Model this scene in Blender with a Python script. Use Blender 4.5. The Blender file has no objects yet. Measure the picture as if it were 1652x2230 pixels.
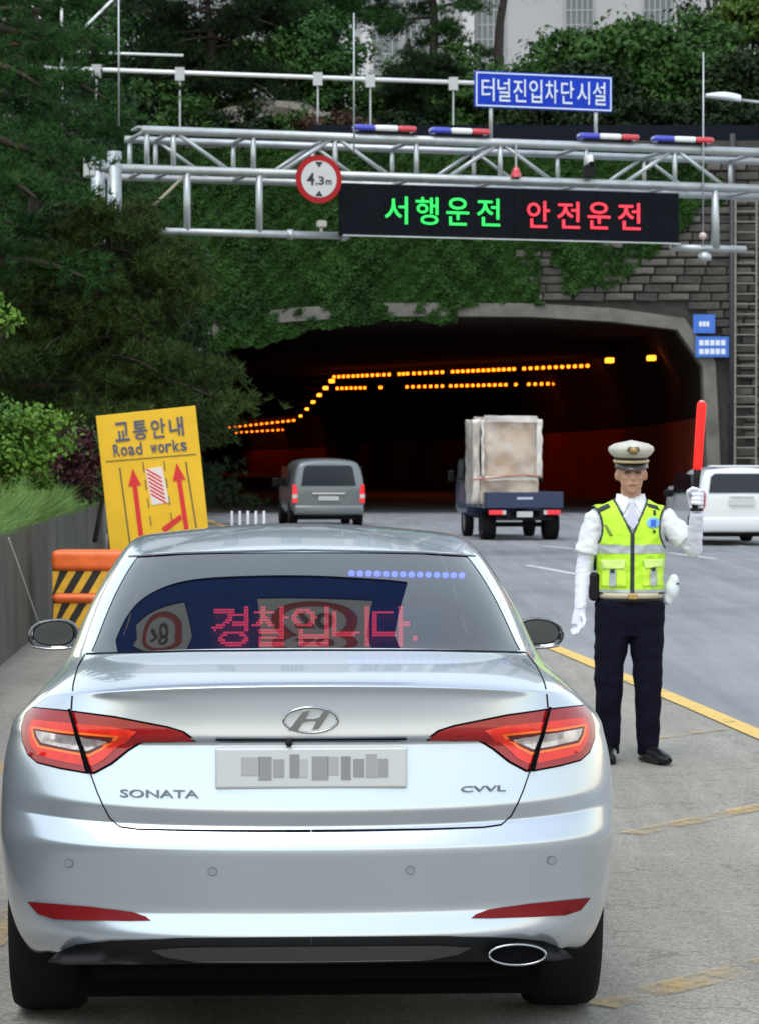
import bpy, bmesh, math, random
import numpy as np
from mathutils import Vector, Matrix, Euler
from mathutils.bvhtree import BVHTree
from mathutils.geometry import delaunay_2d_cdt
random.seed(7); RNG = np.random.default_rng(7)
SC = bpy.context.scene
COL = SC.collection
PI = math.pi
# ---------------------------------------------------------------- camera
F, CX, CY, HZ, EYE = 5900.0, 826.0, 1115.0, 1003.0, 1.70     # measured on the photograph (1652 x 2230 view)
PITCH = math.atan((CY - HZ) / F)
cam = bpy.data.cameras.new('camera'); camo = bpy.data.objects.new('camera', cam); COL.objects.link(camo)
camo.location = (0, 0, EYE); camo.rotation_euler = (PI/2 - PITCH, 0, 0)
cam.sensor_fit = 'VERTICAL'; cam.sensor_height = 36; cam.lens = 36 * F / 2230; cam.clip_end = 3000
cam.dof.use_dof = True; cam.dof.focus_distance = 9.0; cam.dof.aperture_fstop = 13
SC.camera = camo
# ---------------------------------------------------------------- sky and sun (bright overcast day)
SUN_EL, SUN_ROT = math.radians(62), math.radians(200)
w = bpy.data.worlds.new('World'); SC.world = w; w.use_nodes = True
nt = w.node_tree; nt.nodes.clear()
sky = nt.nodes.new('ShaderNodeTexSky'); sky.sky_type = 'NISHITA'; sky.sun_disc = False
sky.sun_elevation = SUN_EL; sky.sun_rotation = SUN_ROT; sky.air_density = 2.0; sky.dust_density = 0.6; sky.ozone_density = 0.6
hs = nt.nodes.new('ShaderNodeHueSaturation'); hs.inputs['Saturation'].default_value = 0.55
bg = nt.nodes.new('ShaderNodeBackground'); bg.inputs['Strength'].default_value = 0.15
wo = nt.nodes.new('ShaderNodeOutputWorld')
nt.links.new(sky.outputs[0], hs.inputs['Color']); nt.links.new(hs.outputs[0], bg.inputs[0]); nt.links.new(bg.outputs[0], wo.inputs[0])
sl = bpy.data.lights.new('sun', 'SUN'); sl.energy = 0.9; sl.angle = math.radians(25); sl.color = (1, .975, .94)
so = bpy.data.objects.new('sun', sl); COL.objects.link(so)
so.rotation_euler = Euler((PI/2 - SUN_EL, 0, -SUN_ROT + PI), 'XYZ')     # light comes from above and behind the camera
SC.view_settings.view_transform = 'Standard'; SC.view_settings.look = 'None'
SC.view_settings.exposure = 0.88; SC.view_settings.gamma = 1.0
SC.cycles.max_bounces = 6; SC.cycles.transparent_max_bounces = 12
# ---------------------------------------------------------------- helpers
def ray(px, py):
    r, u = (px - CX) / F, (CY - py) / F
    c, s = math.cos(PITCH), math.sin(PITCH)
    return Vector((r, c + u*s, u*c - s))
def at(px, py, d):
    v = ray(px, py); v *= d / v.y
    return Vector((v.x, v.y, v.z + EYE))
def gnd(px, py, z=0.0):
    v = ray(px, py); v *= (z - EYE) / v.z
    return Vector((v.x, v.y, z))
MATS = {}
def mat(name, col, rough=.6, metal=0., var=0., scale=8., bump=0., bscale=40., coat=0., emit=None, estr=0., spec=.5, col2=None, stretch=None, trans=0.):
    if name in MATS: return MATS[name]
    m = bpy.data.materials.new(name); m.use_nodes = True; MATS[name] = m
    n = m.node_tree.nodes; l = m.node_tree.links; b = n['Principled BSDF']
    b.inputs['Base Color'].default_value = (*col, 1); b.inputs['Roughness'].default_value = rough
    b.inputs['Metallic'].default_value = metal; b.inputs['Coat Weight'].default_value = coat
    b.inputs['Coat Roughness'].default_value = .04; b.inputs['Specular IOR Level'].default_value = spec
    if trans: b.inputs['Transmission Weight'].default_value = trans
    if emit: b.inputs['Emission Color'].default_value = (*emit, 1); b.inputs['Emission Strength'].default_value = estr
    if var or bump:
        tc = n.new('ShaderNodeTexCoord'); mp = n.new('ShaderNodeMapping')
        l.new(tc.outputs['Object'], mp.inputs[0])
        if stretch: mp.inputs['Scale'].default_value = stretch
    if var:
        t = n.new('ShaderNodeTexNoise'); t.inputs['Scale'].default_value = scale; t.inputs['Detail'].default_value = 6; t.inputs['Roughness'].default_value = .65
        l.new(mp.outputs[0], t.inputs['Vector'])
        cr = n.new('ShaderNodeValToRGB'); cr.color_ramp.elements[0].position = .3; cr.color_ramp.elements[1].position = .7
        a = col2 if col2 else tuple(c*(1-var) for c in col); bb = col if col2 else tuple(min(1, c*(1+var)) for c in col)
        cr.color_ramp.elements[0].color = (*a, 1); cr.color_ramp.elements[1].color = (*bb, 1)
        l.new(t.outputs[0], cr.inputs[0]); l.new(cr.outputs[0], b.inputs['Base Color'])
    if bump:
        t2 = n.new('ShaderNodeTexNoise'); t2.inputs['Scale'].default_value = bscale; t2.inputs['Detail'].default_value = 5
        l.new(mp.outputs[0], t2.inputs['Vector'])
        bp = n.new('ShaderNodeBump'); bp.inputs['Strength'].default_value = bump; bp.inputs['Distance'].default_value = .02
        l.new(t2.outputs[0], bp.inputs['Height']); l.new(bp.outputs[0], b.inputs['Normal'])
    return m
def glass_mat(name, tint, refl=1.0):
    """thin automotive pane: tinted see-through plus a Fresnel mirror"""
    if name in MATS: return MATS[name]
    m = bpy.data.materials.new(name); m.use_nodes = True; MATS[name] = m
    n = m.node_tree.nodes; l = m.node_tree.links; n.clear()
    o = n.new('ShaderNodeOutputMaterial'); mx = n.new('ShaderNodeMixShader'); fr = n.new('ShaderNodeFresnel'); fr.inputs[0].default_value = 1.85
    tr = n.new('ShaderNodeBsdfTransparent'); tr.inputs[0].default_value = (*tint, 1)
    gl = n.new('ShaderNodeBsdfGlossy'); gl.inputs['Roughness'].default_value = .015; gl.inputs[0].default_value = (refl, refl, refl, 1)
    l.new(fr.outputs[0], mx.inputs[0]); l.new(tr.outputs[0], mx.inputs[1]); l.new(gl.outputs[0], mx.inputs[2]); l.new(mx.outputs[0], o.inputs[0])
    return m
def tag(o, label=None, cat=None, group=None, kind=None):
    for k, v in (('label', label), ('category', cat), ('group', group), ('kind', kind)):
        if v: o[k] = v
    return o
def thing(name, label, cat, loc=(0, 0, 0), rz=0., group=None):
    o = bpy.data.objects.new(name, None); COL.objects.link(o); o.location = loc; o.rotation_euler = (0, 0, rz)
    o.empty_display_size = .1
    return tag(o, label, cat, group)
def link(name, me, m, parent=None):
    if m and not me.materials: me.materials.append(m)
    o = bpy.data.objects.new(name, me); COL.objects.link(o); o.parent = parent
    return o
def mesh(name, v, f, m, parent=None, smooth=False):
    me = bpy.data.meshes.new(name); me.from_pydata([tuple(p) for p in v], [], f); me.update()
    if smooth: me.polygons.foreach_set('use_smooth', [True]*len(me.polygons))
    return link(name, me, m, parent)
class MB:
    """collects simple solids for one mesh"""
    def __init__(s): s.v = []; s.f = []
    def add(s, v, f):
        o = len(s.v); s.v += [Vector(p) for p in v]; s.f += [tuple(i + o for i in q) for q in f]; return s
    def box(s, c, d, rot=None):
        x, y, z = (k/2 for k in d)
        v = [Vector(p) for p in ((-x,-y,-z),(x,-y,-z),(x,y,-z),(-x,y,-z),(-x,-y,z),(x,-y,z),(x,y,z),(-x,y,z))]
        if rot is not None: v = [rot @ p for p in v]
        c = Vector(c)
        return s.add([p + c for p in v], [(0,3,2,1),(4,5,6,7),(0,1,5,4),(1,2,6,5),(2,3,7,6),(3,0,4,7)])
    def bbox(s, c, d, bev=.01, seg=2, rot=None):
        bm = bmesh.new(); bmesh.ops.create_cube(bm, size=1)
        for p in bm.verts: p.co = Vector((p.co.x*d[0], p.co.y*d[1], p.co.z*d[2]))
        bmesh.ops.bevel(bm, geom=bm.edges[:], offset=bev, segments=seg, affect='EDGES', profile=.5)
        return s.frombm(bm, c, rot)
    def frombm(s, bm, c=(0,0,0), rot=None):
        c = Vector(c); bm.verts.index_update()
        v = [(rot @ p.co if rot is not None else p.co) + c for p in bm.verts]
        s.add(v, [tuple(q.index for q in f.verts) for f in bm.faces]); bm.free(); return s
    def tube(s, pts, r, n=8, cap=True):
        pts = [Vector(p) for p in pts]; rs = r if isinstance(r, (list, tuple)) else [r]*len(pts)
        v = []; up = None
        for i, p in enumerate(pts):
            t = (pts[min(i+1, len(pts)-1)] - pts[max(i-1, 0)]).normalized()
            if up is None: up = Vector((0, 0, 1)) if abs(t.z) < .9 else Vector((0, 1, 0))
            a = t.cross(up).normalized(); b = a.cross(t).normalized(); up = b
            rr = rs[i]; ra, rb = rr if isinstance(rr, tuple) else (rr, rr)
            v += [p + a*(ra*math.cos(2*PI*k/n)) + b*(rb*math.sin(2*PI*k/n)) for k in range(n)]
        f = [(i*n+k, i*n+(k+1) % n, (i+1)*n+(k+1) % n, (i+1)*n+k) for i in range(len(pts)-1) for k in range(n)]
        if cap: f += [tuple(range(n-1, -1, -1)), tuple(range((len(pts)-1)*n, len(pts)*n))]
        return s.add(v, f)
    def lathe(s, prof, axis='Z', c=(0,0,0), n=24, a0=0., a1=2*PI):
        c = Vector(c); full = abs(a1-a0-2*PI) < 1e-6; m = n if full else n+1; v = []
        for r, h in prof:
            for k in range(m):
                a = a0 + (a1-a0)*k/n; x, y = r*math.cos(a), r*math.sin(a)
                p = (x, y, h) if axis == 'Z' else ((h, x, y) if axis == 'X' else (x, h, y))
                v.append(Vector(p) + c)
        f = [(i*m+k, i*m+(k+1) % m, (i+1)*m+(k+1) % m, (i+1)*m+k) for i in range(len(prof)-1) for k in range(n)]
        return s.add(v, f)
    def prism(s, poly, d0, d1, axis='Y'):
        """poly in the plane across axis, pushed from d0 to d1"""
        g = {'Y': lambda a, b, d: (a, d, b), 'Z': lambda a, b, d: (a, b, d), 'X': lambda a, b, d: (d, a, b)}[axis]
        n = len(poly)
        v = [g(a, b, d0) for a, b in poly] + [g(a, b, d1) for a, b in poly]
        return s.add(v, [tuple(range(n)), tuple(range(2*n-1, n-1, -1))] + [(i, i+n, (i+1) % n + n, (i+1) % n) for i in range(n)])
    def build(s, name, m, parent=None, smooth=False, auto=None):
        o = mesh(name, s.v, s.f, m, parent, False)
        bm = bmesh.new(); bm.from_mesh(o.data); bmesh.ops.recalc_face_normals(bm, faces=bm.faces[:]); 
        if auto is not None or smooth:
            for f in bm.faces: f.smooth = True
            lim = math.radians(auto if auto else 180)
            for e in bm.edges:
                if len(e.link_faces) == 2 and e.calc_face_angle(0) > lim: e.smooth = False
        bm.to_mesh(o.data); bm.free(); return o
def evaluated(o, name=None):
    """apply the modifiers of o and hand back a plain mesh"""
    bpy.context.view_layer.update()
    dg = bpy.context.evaluated_depsgraph_get()
    return bpy.data.meshes.new_from_object(o.evaluated_get(dg))
def text_mesh(s, size=1., bold=0., ext=0., res=3):
    c = bpy.data.curves.new('lettering', 'FONT'); c.body = s; c.size = size; c.offset = bold; c.extrude = ext; c.resolution_u = res
    c.align_x = 'CENTER'; c.align_y = 'CENTER'
    o = bpy.data.objects.new('lettering', c); COL.objects.link(o); bpy.context.view_layer.update()
    me = evaluated(o); bpy.data.objects.remove(o); bpy.data.curves.remove(c)
    return me
def text_fit(s, w, h, bold=0., ext=.004):
    """lettering scaled to w x h, centred on the origin, in the XZ plane facing -Y"""
    me = text_mesh(s, 1., bold, ext*2)
    v = np.array([p.co[:] for p in me.vertices]); lo, hi = v.min(0), v.max(0); c = (lo+hi)/2
    for p in me.vertices:
        x, y, z = p.co; p.co = ((x-c[0])*w/(hi[0]-lo[0]), -(z-c[2])*.5, (y-c[1])*h/(hi[1]-lo[1]))
    return me
# ---------------------------------------------------------------- shared materials
PAINT = mat('silver_paint', (.50, .55, .605), .25, .70, coat=.8)
BLACKP = mat('black_plastic', (.009, .009, .010), .6, spec=.15)
GAP = mat('panel_gap', (.003, .003, .004), .9, spec=.05)
CHROME = mat('chrome', (.75, .76, .78), .12, 1.)
RUBBER = mat('rubber', (.011, .011, .012), .85, spec=.15)
RED_LENS = mat('red_lens', (.27, .003, .005), .2, coat=.4, var=.15, scale=60)
ORANGE_LENS = mat('orange_red_lens', (.66, .020, .008), .25, coat=.3, var=.2, scale=40)
CLEAR_LENS = mat('clear_lens', (.45, .40, .40), .15, .4, var=.5, scale=30, coat=1.)
GALV = mat('galvanised_steel', (.42, .45, .46), .45, .55, var=.18, scale=3)
WHITE_PAINT = mat('white_paint', (.72, .73, .74), .35, var=.06, scale=5, coat=.3)
# ================================================================ ground
def sheet(name, pts, z, m, label=None, cat=None, kind='structure'):
    o = mesh(name, [(p[0], p[1], z) for p in pts], [tuple(range(len(pts)))], m)
    tag(o, label, cat, None, kind); return o
def ground_mat(name, c1, c2, speck, patches=.25, crack=False):
    m = bpy.data.materials.new(name); m.use_nodes = True
    n = m.node_tree.nodes; l = m.node_tree.links; b = n['Principled BSDF']; b.inputs['Roughness'].default_value = .88
    tc = n.new('ShaderNodeTexCoord')
    def noise(s, d=6, r=.6, st=None):
        mp = n.new('ShaderNodeMapping'); l.new(tc.outputs['Object'], mp.inputs[0])
        if st: mp.inputs['Scale'].default_value = st; mp.inputs['Rotation'].default_value = (0, 0, math.radians(-7))
        t = n.new('ShaderNodeTexNoise'); t.inputs['Scale'].default_value = s; t.inputs['Detail'].default_value = d; t.inputs['Roughness'].default_value = r
        l.new(mp.outputs[0], t.inputs['Vector']); return t.outputs[0]
    def mix(kind, f, a, bb):
        x = n.new('ShaderNodeMix'); x.data_type = 'RGBA'; x.blend_type = kind
        if isinstance(f, float): x.inputs[0].default_value = f
        else: l.new(f, x.inputs[0])
        for k, s in ((6, a), (7, bb)):
            if isinstance(s, tuple): x.inputs[k].default_value = (*s, 1)
            else: l.new(s, x.inputs[k])
        return x.outputs[2]
    def ramp(s, p0, p1, a=0., bb=1.):
        r = n.new('ShaderNodeValToRGB'); r.color_ramp.elements[0].position = p0; r.color_ramp.elements[1].position = p1
        r.color_ramp.elements[0].color = (a, a, a, 1); r.color_ramp.elements[1].color = (bb, bb, bb, 1); l.new(s, r.inputs[0]); return r.outputs[0]
    big = mix('MIX', ramp(noise(.35), .35, .7), c1, c2)
    streak = mix('MULTIPLY', patches, big, ramp(noise(1.0, 5, .6, (3.0, .12, 1)), .3, .7, .42, 1.15))
    fine = mix('MULTIPLY', speck, streak, ramp(noise(70, 4, .8), .34, .66, .25, 1.4))
    mid = mix('MULTIPLY', .35, fine, ramp(noise(14, 6, .7), .3, .7, .6, 1.2))
    out = mid
    if crack:
        v = n.new('ShaderNodeTexVoronoi'); v.feature = 'DISTANCE_TO_EDGE'; v.inputs['Scale'].default_value = .45
        wv = n.new('ShaderNodeVectorMath'); wv.operation = 'ADD'; t = n.new('ShaderNodeTexNoise'); t.inputs['Scale'].default_value = 3; t.inputs['Detail'].default_value = 6
        l.new(tc.outputs['Object'], t.inputs['Vector']); l.new(tc.outputs['Object'], wv.inputs[0]); l.new(t.outputs['Color'], wv.inputs[1]); l.new(wv.outputs[0], v.inputs['Vector'])
        out = mix('MIX', ramp(v.outputs['Distance'], .0, .007, .85, 0.), mid, tuple(c*.5 for c in c1))
    l.new(out, b.inputs['Base Color'])
    bp = n.new('ShaderNodeBump'); bp.inputs['Strength'].default_value = .35; bp.inputs['Distance'].default_value = .01
    l.new(noise(70, 5, .8), bp.inputs['Height']); l.new(bp.outputs[0], b.inputs['Normal'])
    MATS[name] = m; return m
def worn_paint(name, col, under, lo, hi, scale=5):
    m = mat(name, col, .7, var=.3, scale=scale, col2=under, bump=.2, bscale=150)
    r = [x for x in m.node_tree.nodes if x.type == 'VALTORGB'][0].color_ramp
    r.elements[0].position = lo; r.elements[1].position = hi
    return m
ASPH = ground_mat('asphalt', (.235, .24, .25), (.30, .305, .31), .5, .5)
CONC = ground_mat('worn_concrete', (.275, .252, .21), (.40, .368, .31), .75, .55, True)
EARTH = mat('earth', (.06, .05, .03), .95, var=.4, scale=2, bump=.4, bscale=8)
sheet('ground', [(-400, -250), (400, -250), (400, 900), (-400, 900)], -.012, EARTH)
# yellow line that parts the concrete shoulder from the carriageway: it follows the bend to the left
YL = [(4.6, -60), (4.05, -10), (3.42, 5), (2.35, 16.8), (1.98, 20.6), (1.58, 24.6), (.85, 31), (-.45, 42), (-2.1, 55), (-4.0, 70), (-6.2, 88)]
def offs(path, d):
    out = []
    for i, p in enumerate(path):
        a = Vector((*path[max(i-1, 0)], 0)); b = Vector((*path[min(i+1, len(path)-1)], 0)); t = (b-a).normalized()
        out.append((p[0] + t.y*d, p[1] - t.x*d))
    return out
def dense(path, step=1.0):
    P = [Vector((*p, 0)) for p in path]; out = []
    for i in range(len(P)-1):
        a, b, c, d = P[max(i-1, 0)], P[i], P[i+1], P[min(i+2, len(P)-1)]
        n = max(1, int((c-b).length/step))
        for k in range(n):
            t = k/n; q = .5*((2*b) + (c-a)*t + (2*a-5*b+4*c-d)*t*t + (3*b-a-3*c+d)*t**3); out.append((q.x, q.y))
    out.append(path[-1]); return out
def strip(name, path, wd, z, m):
    L, R = offs(path, -wd/2), offs(path, wd/2); n = len(path)
    v = [(*p, z) for p in L] + [(*p, z) for p in R]
    return mesh(name, v, [(i, i+n, i+n+1, i+1) for i in range(n-1)], m)
YD = dense(YL)
road = mesh('road', [(*p, 0) for p in YD] + [(p[0]+60, p[1], 0) for p in YD], [(i, i+len(YD), i+len(YD)+1, i+1) for i in range(len(YD)-1)], ASPH); tag(road, kind='structure')
tr = mesh('tunnel_road', [(-90, 88.1, -.006), (70, 88.1, -.006), (70, 700, -.006), (-260, 700, -.006)], [(0, 1, 2, 3)], ASPH); tag(tr, kind='structure')
sho = mesh('shoulder_pavement', [(*p, -.004) for p in offs(YD, .3)] + [(p[0]-9, p[1], -.004) for p in YD], [(i, i+1, i+len(YD)+1, i+len(YD)) for i in range(len(YD)-1)], CONC); tag(sho, kind='structure')
sheet('rear_carriageway', [(-40, -200), (60, -200), (60, -59), (-40, -59)], -.004, ASPH)
YEL = worn_paint('yellow_road_paint', (.66, .43, .11), (.46, .33, .13), .25, .5, 3)
YFADE = worn_paint('faded_yellow_paint', (.60, .39, .11), (.44, .32, .15), .35, .65, 3.5)
WPAINT = worn_paint('white_road_paint', (.62, .62, .60), (.42, .42, .41), .25, .5, 3)
tag(strip('yellow_lane_line', [p for p in YD if p[1] > 0], .15, .004, YEL), 'solid yellow line curving along the edge of the grey carriageway', 'road marking', None, 'structure')
def transparent_wear(m, lo, hi, scale):
    """worn-through paint: noise lets the pavement show"""
    n = m.node_tree.nodes; l = m.node_tree.links; b = n['Principled BSDF']; o = [x for x in n if x.type == 'OUTPUT_MATERIAL'][0]
    tc = n.new('ShaderNodeTexCoord'); t = n.new('ShaderNodeTexNoise'); t.inputs['Scale'].default_value = scale; t.inputs['Detail'].default_value = 9; t.inputs['Roughness'].default_value = .75
    l.new(tc.outputs['Object'], t.inputs['Vector']); r = n.new('ShaderNodeValToRGB'); r.color_ramp.elements[0].position = lo; r.color_ramp.elements[1].position = hi; l.new(t.outputs[0], r.inputs[0])
    tr = n.new('ShaderNodeBsdfTransparent'); mx = n.new('ShaderNodeMixShader'); l.new(r.outputs[0], mx.inputs[0]); l.new(tr.outputs[0], mx.inputs[1]); l.new(b.outputs[0], mx.inputs[2]); l.new(mx.outputs[0], o.inputs[0])
transparent_wear(YFADE, .43, .68, 3.0); transparent_wear(YEL, .30, .42, 6); transparent_wear(WPAINT, .32, .46, 5)
def dash(p, q, wd, m, nm, lab):
    a, b = gnd(*p), gnd(*q)
    tag(strip(nm, [(a.x + (b.x-a.x)*t, a.y + (b.y-a.y)*t) for t in (0, .25, .5, .75, 1)], wd, .004, m), kind='structure')
for p, q in (((1145, 1231), (1262, 1252)), ((1452, 1204), (1557, 1217)), ((1250, 1196), (1180, 1189)), ((1560, 1183), (1620, 1190)), ((640, 1160), (560, 1152))):
    dash(p, q, .13, WPAINT, 'white_lane_dash', '')
for p, q, wd in (((1372, 1816), (1700, 1748), .13), ((1395, 1613), (1575, 1588), .08), ((1300, 2190), (1720, 2085), .15), ((-20, 1690), (70, 1600), .10), ((-30, 2060), (60, 1960), .12)):
    dash(p, q, wd, YFADE, 'faded_yellow_stripe', '')
# ================================================================ silver sedan
CAR_RZ = math.radians(2.46)
car = thing('silver_sedan', 'silver four door sedan seen from behind in the foreground', 'car', (-.184, 7.33, 0), CAR_RZ)
CARM = Matrix.Translation((-.184, 7.33, 0)) @ Matrix.Rotation(CAR_RZ, 4, 'Z'); CARI = CARM.inverted()
NC = 15
FX = [0, .27, .53, .755, .895, .972, 1, 1, 1, 1, 1, .985, .93, .55, 0]
OY = [0, .006, .026, .078, .175, .34]
YS = [.70, 1.10, 1.55, 2.3, 3.1, 3.8, 4.45, 4.8, 4.87]
BW = [0, 0, .06, .38, 1, 1]
def crow(y0, yb, z0, zc, zs, W, b3=.38):
    r = []
    for c in range(NC):
        if c < 6: y = OY[c] + y0 + (yb-y0)*(b3 if c == 3 else (BW[c] if c != 2 else .16*b3))
        else: y = YS[c-6]
        z = z0 + (zc-z0)*[0, .06, .22, .6, 1][c] if c < 5 else (zc + (zs-zc)*.45 if c == 5 else zs)
        if c >= 12 and zs > .72: z = zs - (zs-.72)*[.25, .5, .55][c-12]
        r.append(Vector((FX[c]*W, y, z)))
    return r
rows = [crow(.16, .16, .335, .335, .24, .74), crow(.03, .045, .33, .33, .24, .808), crow(.002, .018, .405, .39, .31, .855),
        crow(.028, .03, .465, .485, .42, .886), crow(.0, .01, .645, .655, .60, .905), crow(.026, .03, .688, .715, .70, .903),
        crow(.042, .034, .700, .728, .74, .902), crow(.028, .034, .742, .780, .80, .898), crow(.052, .048, .84, .86, .86, .89),
        crow(.068, .060, .930, .92, .91, .876), crow(.050, .066, .941, .94, .93, .872), crow(.054, .078, 1.0, .985, .95, .860, .1),
        crow(.052, .10, 1.066, 1.026, .97, .832, .1), crow(.042, .11, 1.086, 1.046, .985, .812, .06), crow(.078, .17, 1.101, 1.060, .995, .803, .2)]
V3 = lambda L: [Vector(p) for p in L]
rows.append(V3([(0,.34,1.124),(.22,.345,1.123),(.44,.37,1.118),(.61,.42,1.105),(.70,.52,1.085),(.765,.74,1.047),(.80,1.0,1.022),(.805,1.25,1.01),(.81,1.6,1.0),(.81,2.3,.98),(.81,3.1,.96),(.78,3.75,.93),(.70,4.3,.85),(.45,4.6,.8),(0,4.68,.79)]))
belt = V3([(0,.64,1.145),(.22,.65,1.144),(.43,.68,1.138),(.57,.73,1.126),(.648,.83,1.117),(.722,1.06,1.087),(.758,1.3,1.056),(.77,1.5,1.04),(.775,1.75,1.025),(.775,2.4,1.0),(.76,3.1,.98),(.70,3.5,.985),(.55,3.75,.99),(.32,3.85,1.0),(0,3.9,1.0)])
roofe = V3([(0,1.50,1.405),(.2,1.51,1.404),(.38,1.53,1.400),(.49,1.57,1.394),(.548,1.64,1.392),(.578,1.78,1.408),(.588,1.95,1.424),(.592,2.1,1.432),(.592,2.25,1.434),(.585,2.6,1.43),(.57,2.9,1.415),(.53,3.05,1.40),(.42,3.12,1.40),(.22,3.17,1.402),(0,3.2,1.405)])
rows.append(belt)
midr = []
for c in range(NC):
    p = (belt[c]+roofe[c])/2; p.z += .013; p.x *= 1.022 if c < 5 else 1.03; midr.append(p)
rows += [midr, roofe]
for t, k in ((.12, .80), (.42, .36), (.75, .07)):
    rows.append([Vector((p.x*(1-t), p.y + (2.4-p.y)*t, 1.475 - (1.475-p.z)*k)) for p in roofe])
NR = len(rows); RB, RR = 16, 18
bm = bmesh.new(); ring = []
for r in rows:
    vs = [bm.verts.new(p) for p in r]
    for c in range(NC-2, 0, -1): vs.append(bm.verts.new((-r[c].x, r[c].y, r[c].z)))
    ring.append(vs)
pole = bm.verts.new((0, 2.4, 1.4755)); N2 = 2*(NC-1)
cr = bm.edges.layers.float.new('crease_edge')
def colid(k): return k if k < NC-1 else N2-1-k     # mirrored column index of face k
for i in range(NR-1):
    for k in range(N2):
        f = bm.faces.new((ring[i][k], ring[i][(k+1) % N2], ring[i+1][(k+1) % N2], ring[i+1][k])); c = colid(k)
        f.material_index = 0
        if RB <= i < RR:
            if c < 4: f.material_index = 1
            elif 7 <= c < 10: f.material_index = 2
            elif c >= 11: f.material_index = 3
for k in range(N2): bm.faces.new((ring[-1][k], ring[-1][(k+1) % N2], pole))
CR = {1: .6, 2: .35, 3: .55, 4: .85, 6: .9, 7: .6, 9: .9, 10: .9, 12: .3, 13: .8, RB: .6, RR: .5}
for i, cv in CR.items():
    for k in range(N2):
        e = bm.edges.get((ring[i][k], ring[i][(k+1) % N2])); c = colid(k)
        e[cr] = cv if c < 4 else cv*.45
for f in bm.faces: f.smooth = True
bmesh.ops.recalc_face_normals(bm, faces=bm.faces[:])
me = bpy.data.meshes.new('cage'); bm.to_mesh(me); bm.free()
for k in range(4): me.materials.append(PAINT)
cage = bpy.data.objects.new('cage', me); COL.objects.link(cage)
md = cage.modifiers.new('s', 'SUBSURF'); md.levels = 3; md.render_levels = 3
hull = evaluated(cage); bpy.data.objects.remove(cage)
HV = np.array([v.co[:] for v in hull.vertices]); HF = [tuple(p.vertices) for p in hull.polygons]; HM = [p.material_index for p in hull.polygons]
BODY = BVHTree.FromPolygons([Vector(v) for v in HV], HF)
# wheel arches: drop the faces inside the circle, snap the rim onto it
AX = (1.10, 3.90); ARCH = .375; AZ = .33
V = HV.copy(); keep = []
ins = np.zeros(len(V), int) - 1
for a, ay in enumerate(AX):
    dd = np.hypot(V[:, 1]-ay, V[:, 2]-AZ); ins[(dd < ARCH) & (np.abs(V[:, 0]) > .55)] = a
for f, mi in zip(HF, HM):
    if all(ins[i] >= 0 for i in f): continue
    keep.append((f, mi))
for i in np.where(ins >= 0)[0]:
    ay = AX[ins[i]]; d = np.array([V[i, 1]-ay, V[i, 2]-AZ]); L = np.hypot(*d); d = d/max(L, 1e-6)*ARCH; V[i, 1] = ay+d[0]; V[i, 2] = AZ+d[1]
NRM = np.zeros_like(V)
for v in hull.vertices: NRM[v.index] = v.normal[:]
def sub(name, idx, m, inset=0., side=0):
    fs = [f for f, mi in keep if mi == idx and (not side or V[f[0], 0]*side > 0)]; used = sorted({i for f in fs for i in f}); mp = {i: k for k, i in enumerate(used)}
    o = mesh(name, [V[i] - NRM[i]*inset for i in used], [tuple(mp[i] for i in f) for f in fs], m, car, True)
    return o
sub('body', 0, PAINT)
REARGLASS = glass_mat('rear_glass', (.22, .25, .28)); SIDEGLASS = glass_mat('side_glass', (.10, .11, .12))
sub('rear_window', 1, REARGLASS, .002); sub('side_window', 2, SIDEGLASS, .003, 1); sub('side_window', 2, SIDEGLASS, .003, -1); sub('windshield', 3, glass_mat('windshield_glass', (.5, .54, .54)), .003)
CO, = (CARI @ Vector((0, 0, EYE)),)
def car_hit(px, py):
    d = (CARI.to_3x3() @ ray(px, py)).normalized(); h = BODY.ray_cast(CO, d)
    return h
def decal(name, poly, m, off=.003, step=14, parent=None, mirror=True, bvh=None):
    """skin following the bodywork, outlined on the photograph; handed back with its mirror twin"""
    bb = np.array(poly, float); lo, hi = bb.min(0), bb.max(0); n = len(poly)
    pts = []
    for i in range(n):
        a, b = bb[i], bb[(i+1) % n]; k = max(1, int(np.hypot(*(b-a))/step))
        pts += [tuple(a+(b-a)*t/k) for t in range(k)]
    nb = len(pts); edges = [(i, (i+1) % nb) for i in range(nb)]
    for x in np.arange(lo[0]+step/2, hi[0], step):
        for y in np.arange(lo[1]+step/2, hi[1], step): pts.append((x, y))
    v2, _, f2, *_ = delaunay_2d_cdt([Vector(p) for p in pts], edges, [], 1, 1e-4)
    v = []
    for p in v2:
        h = car_hit(p.x, p.y)
        if h[0] is None:
            dd_ = CARI.to_3x3() @ ray(p.x, p.y); h = (CO + dd_*((.07-CO.y)/dd_.y), Vector((0, -1, 0)))
        nn = h[1] if h[1].dot(Vector((0, -1, 0))) > -.3 else -h[1]
        v.append(h[0] + nn*off)
    out = []
    for s in ((1, -1) if mirror else (1,)):
        vv = [Vector((p.x*s, p.y, p.z)) for p in v]
        o = mesh(name, vv, [tuple(f) if s == 1 else tuple(reversed(f)) for f in f2], m, parent or car, True); out.append(o)
    return out
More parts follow.
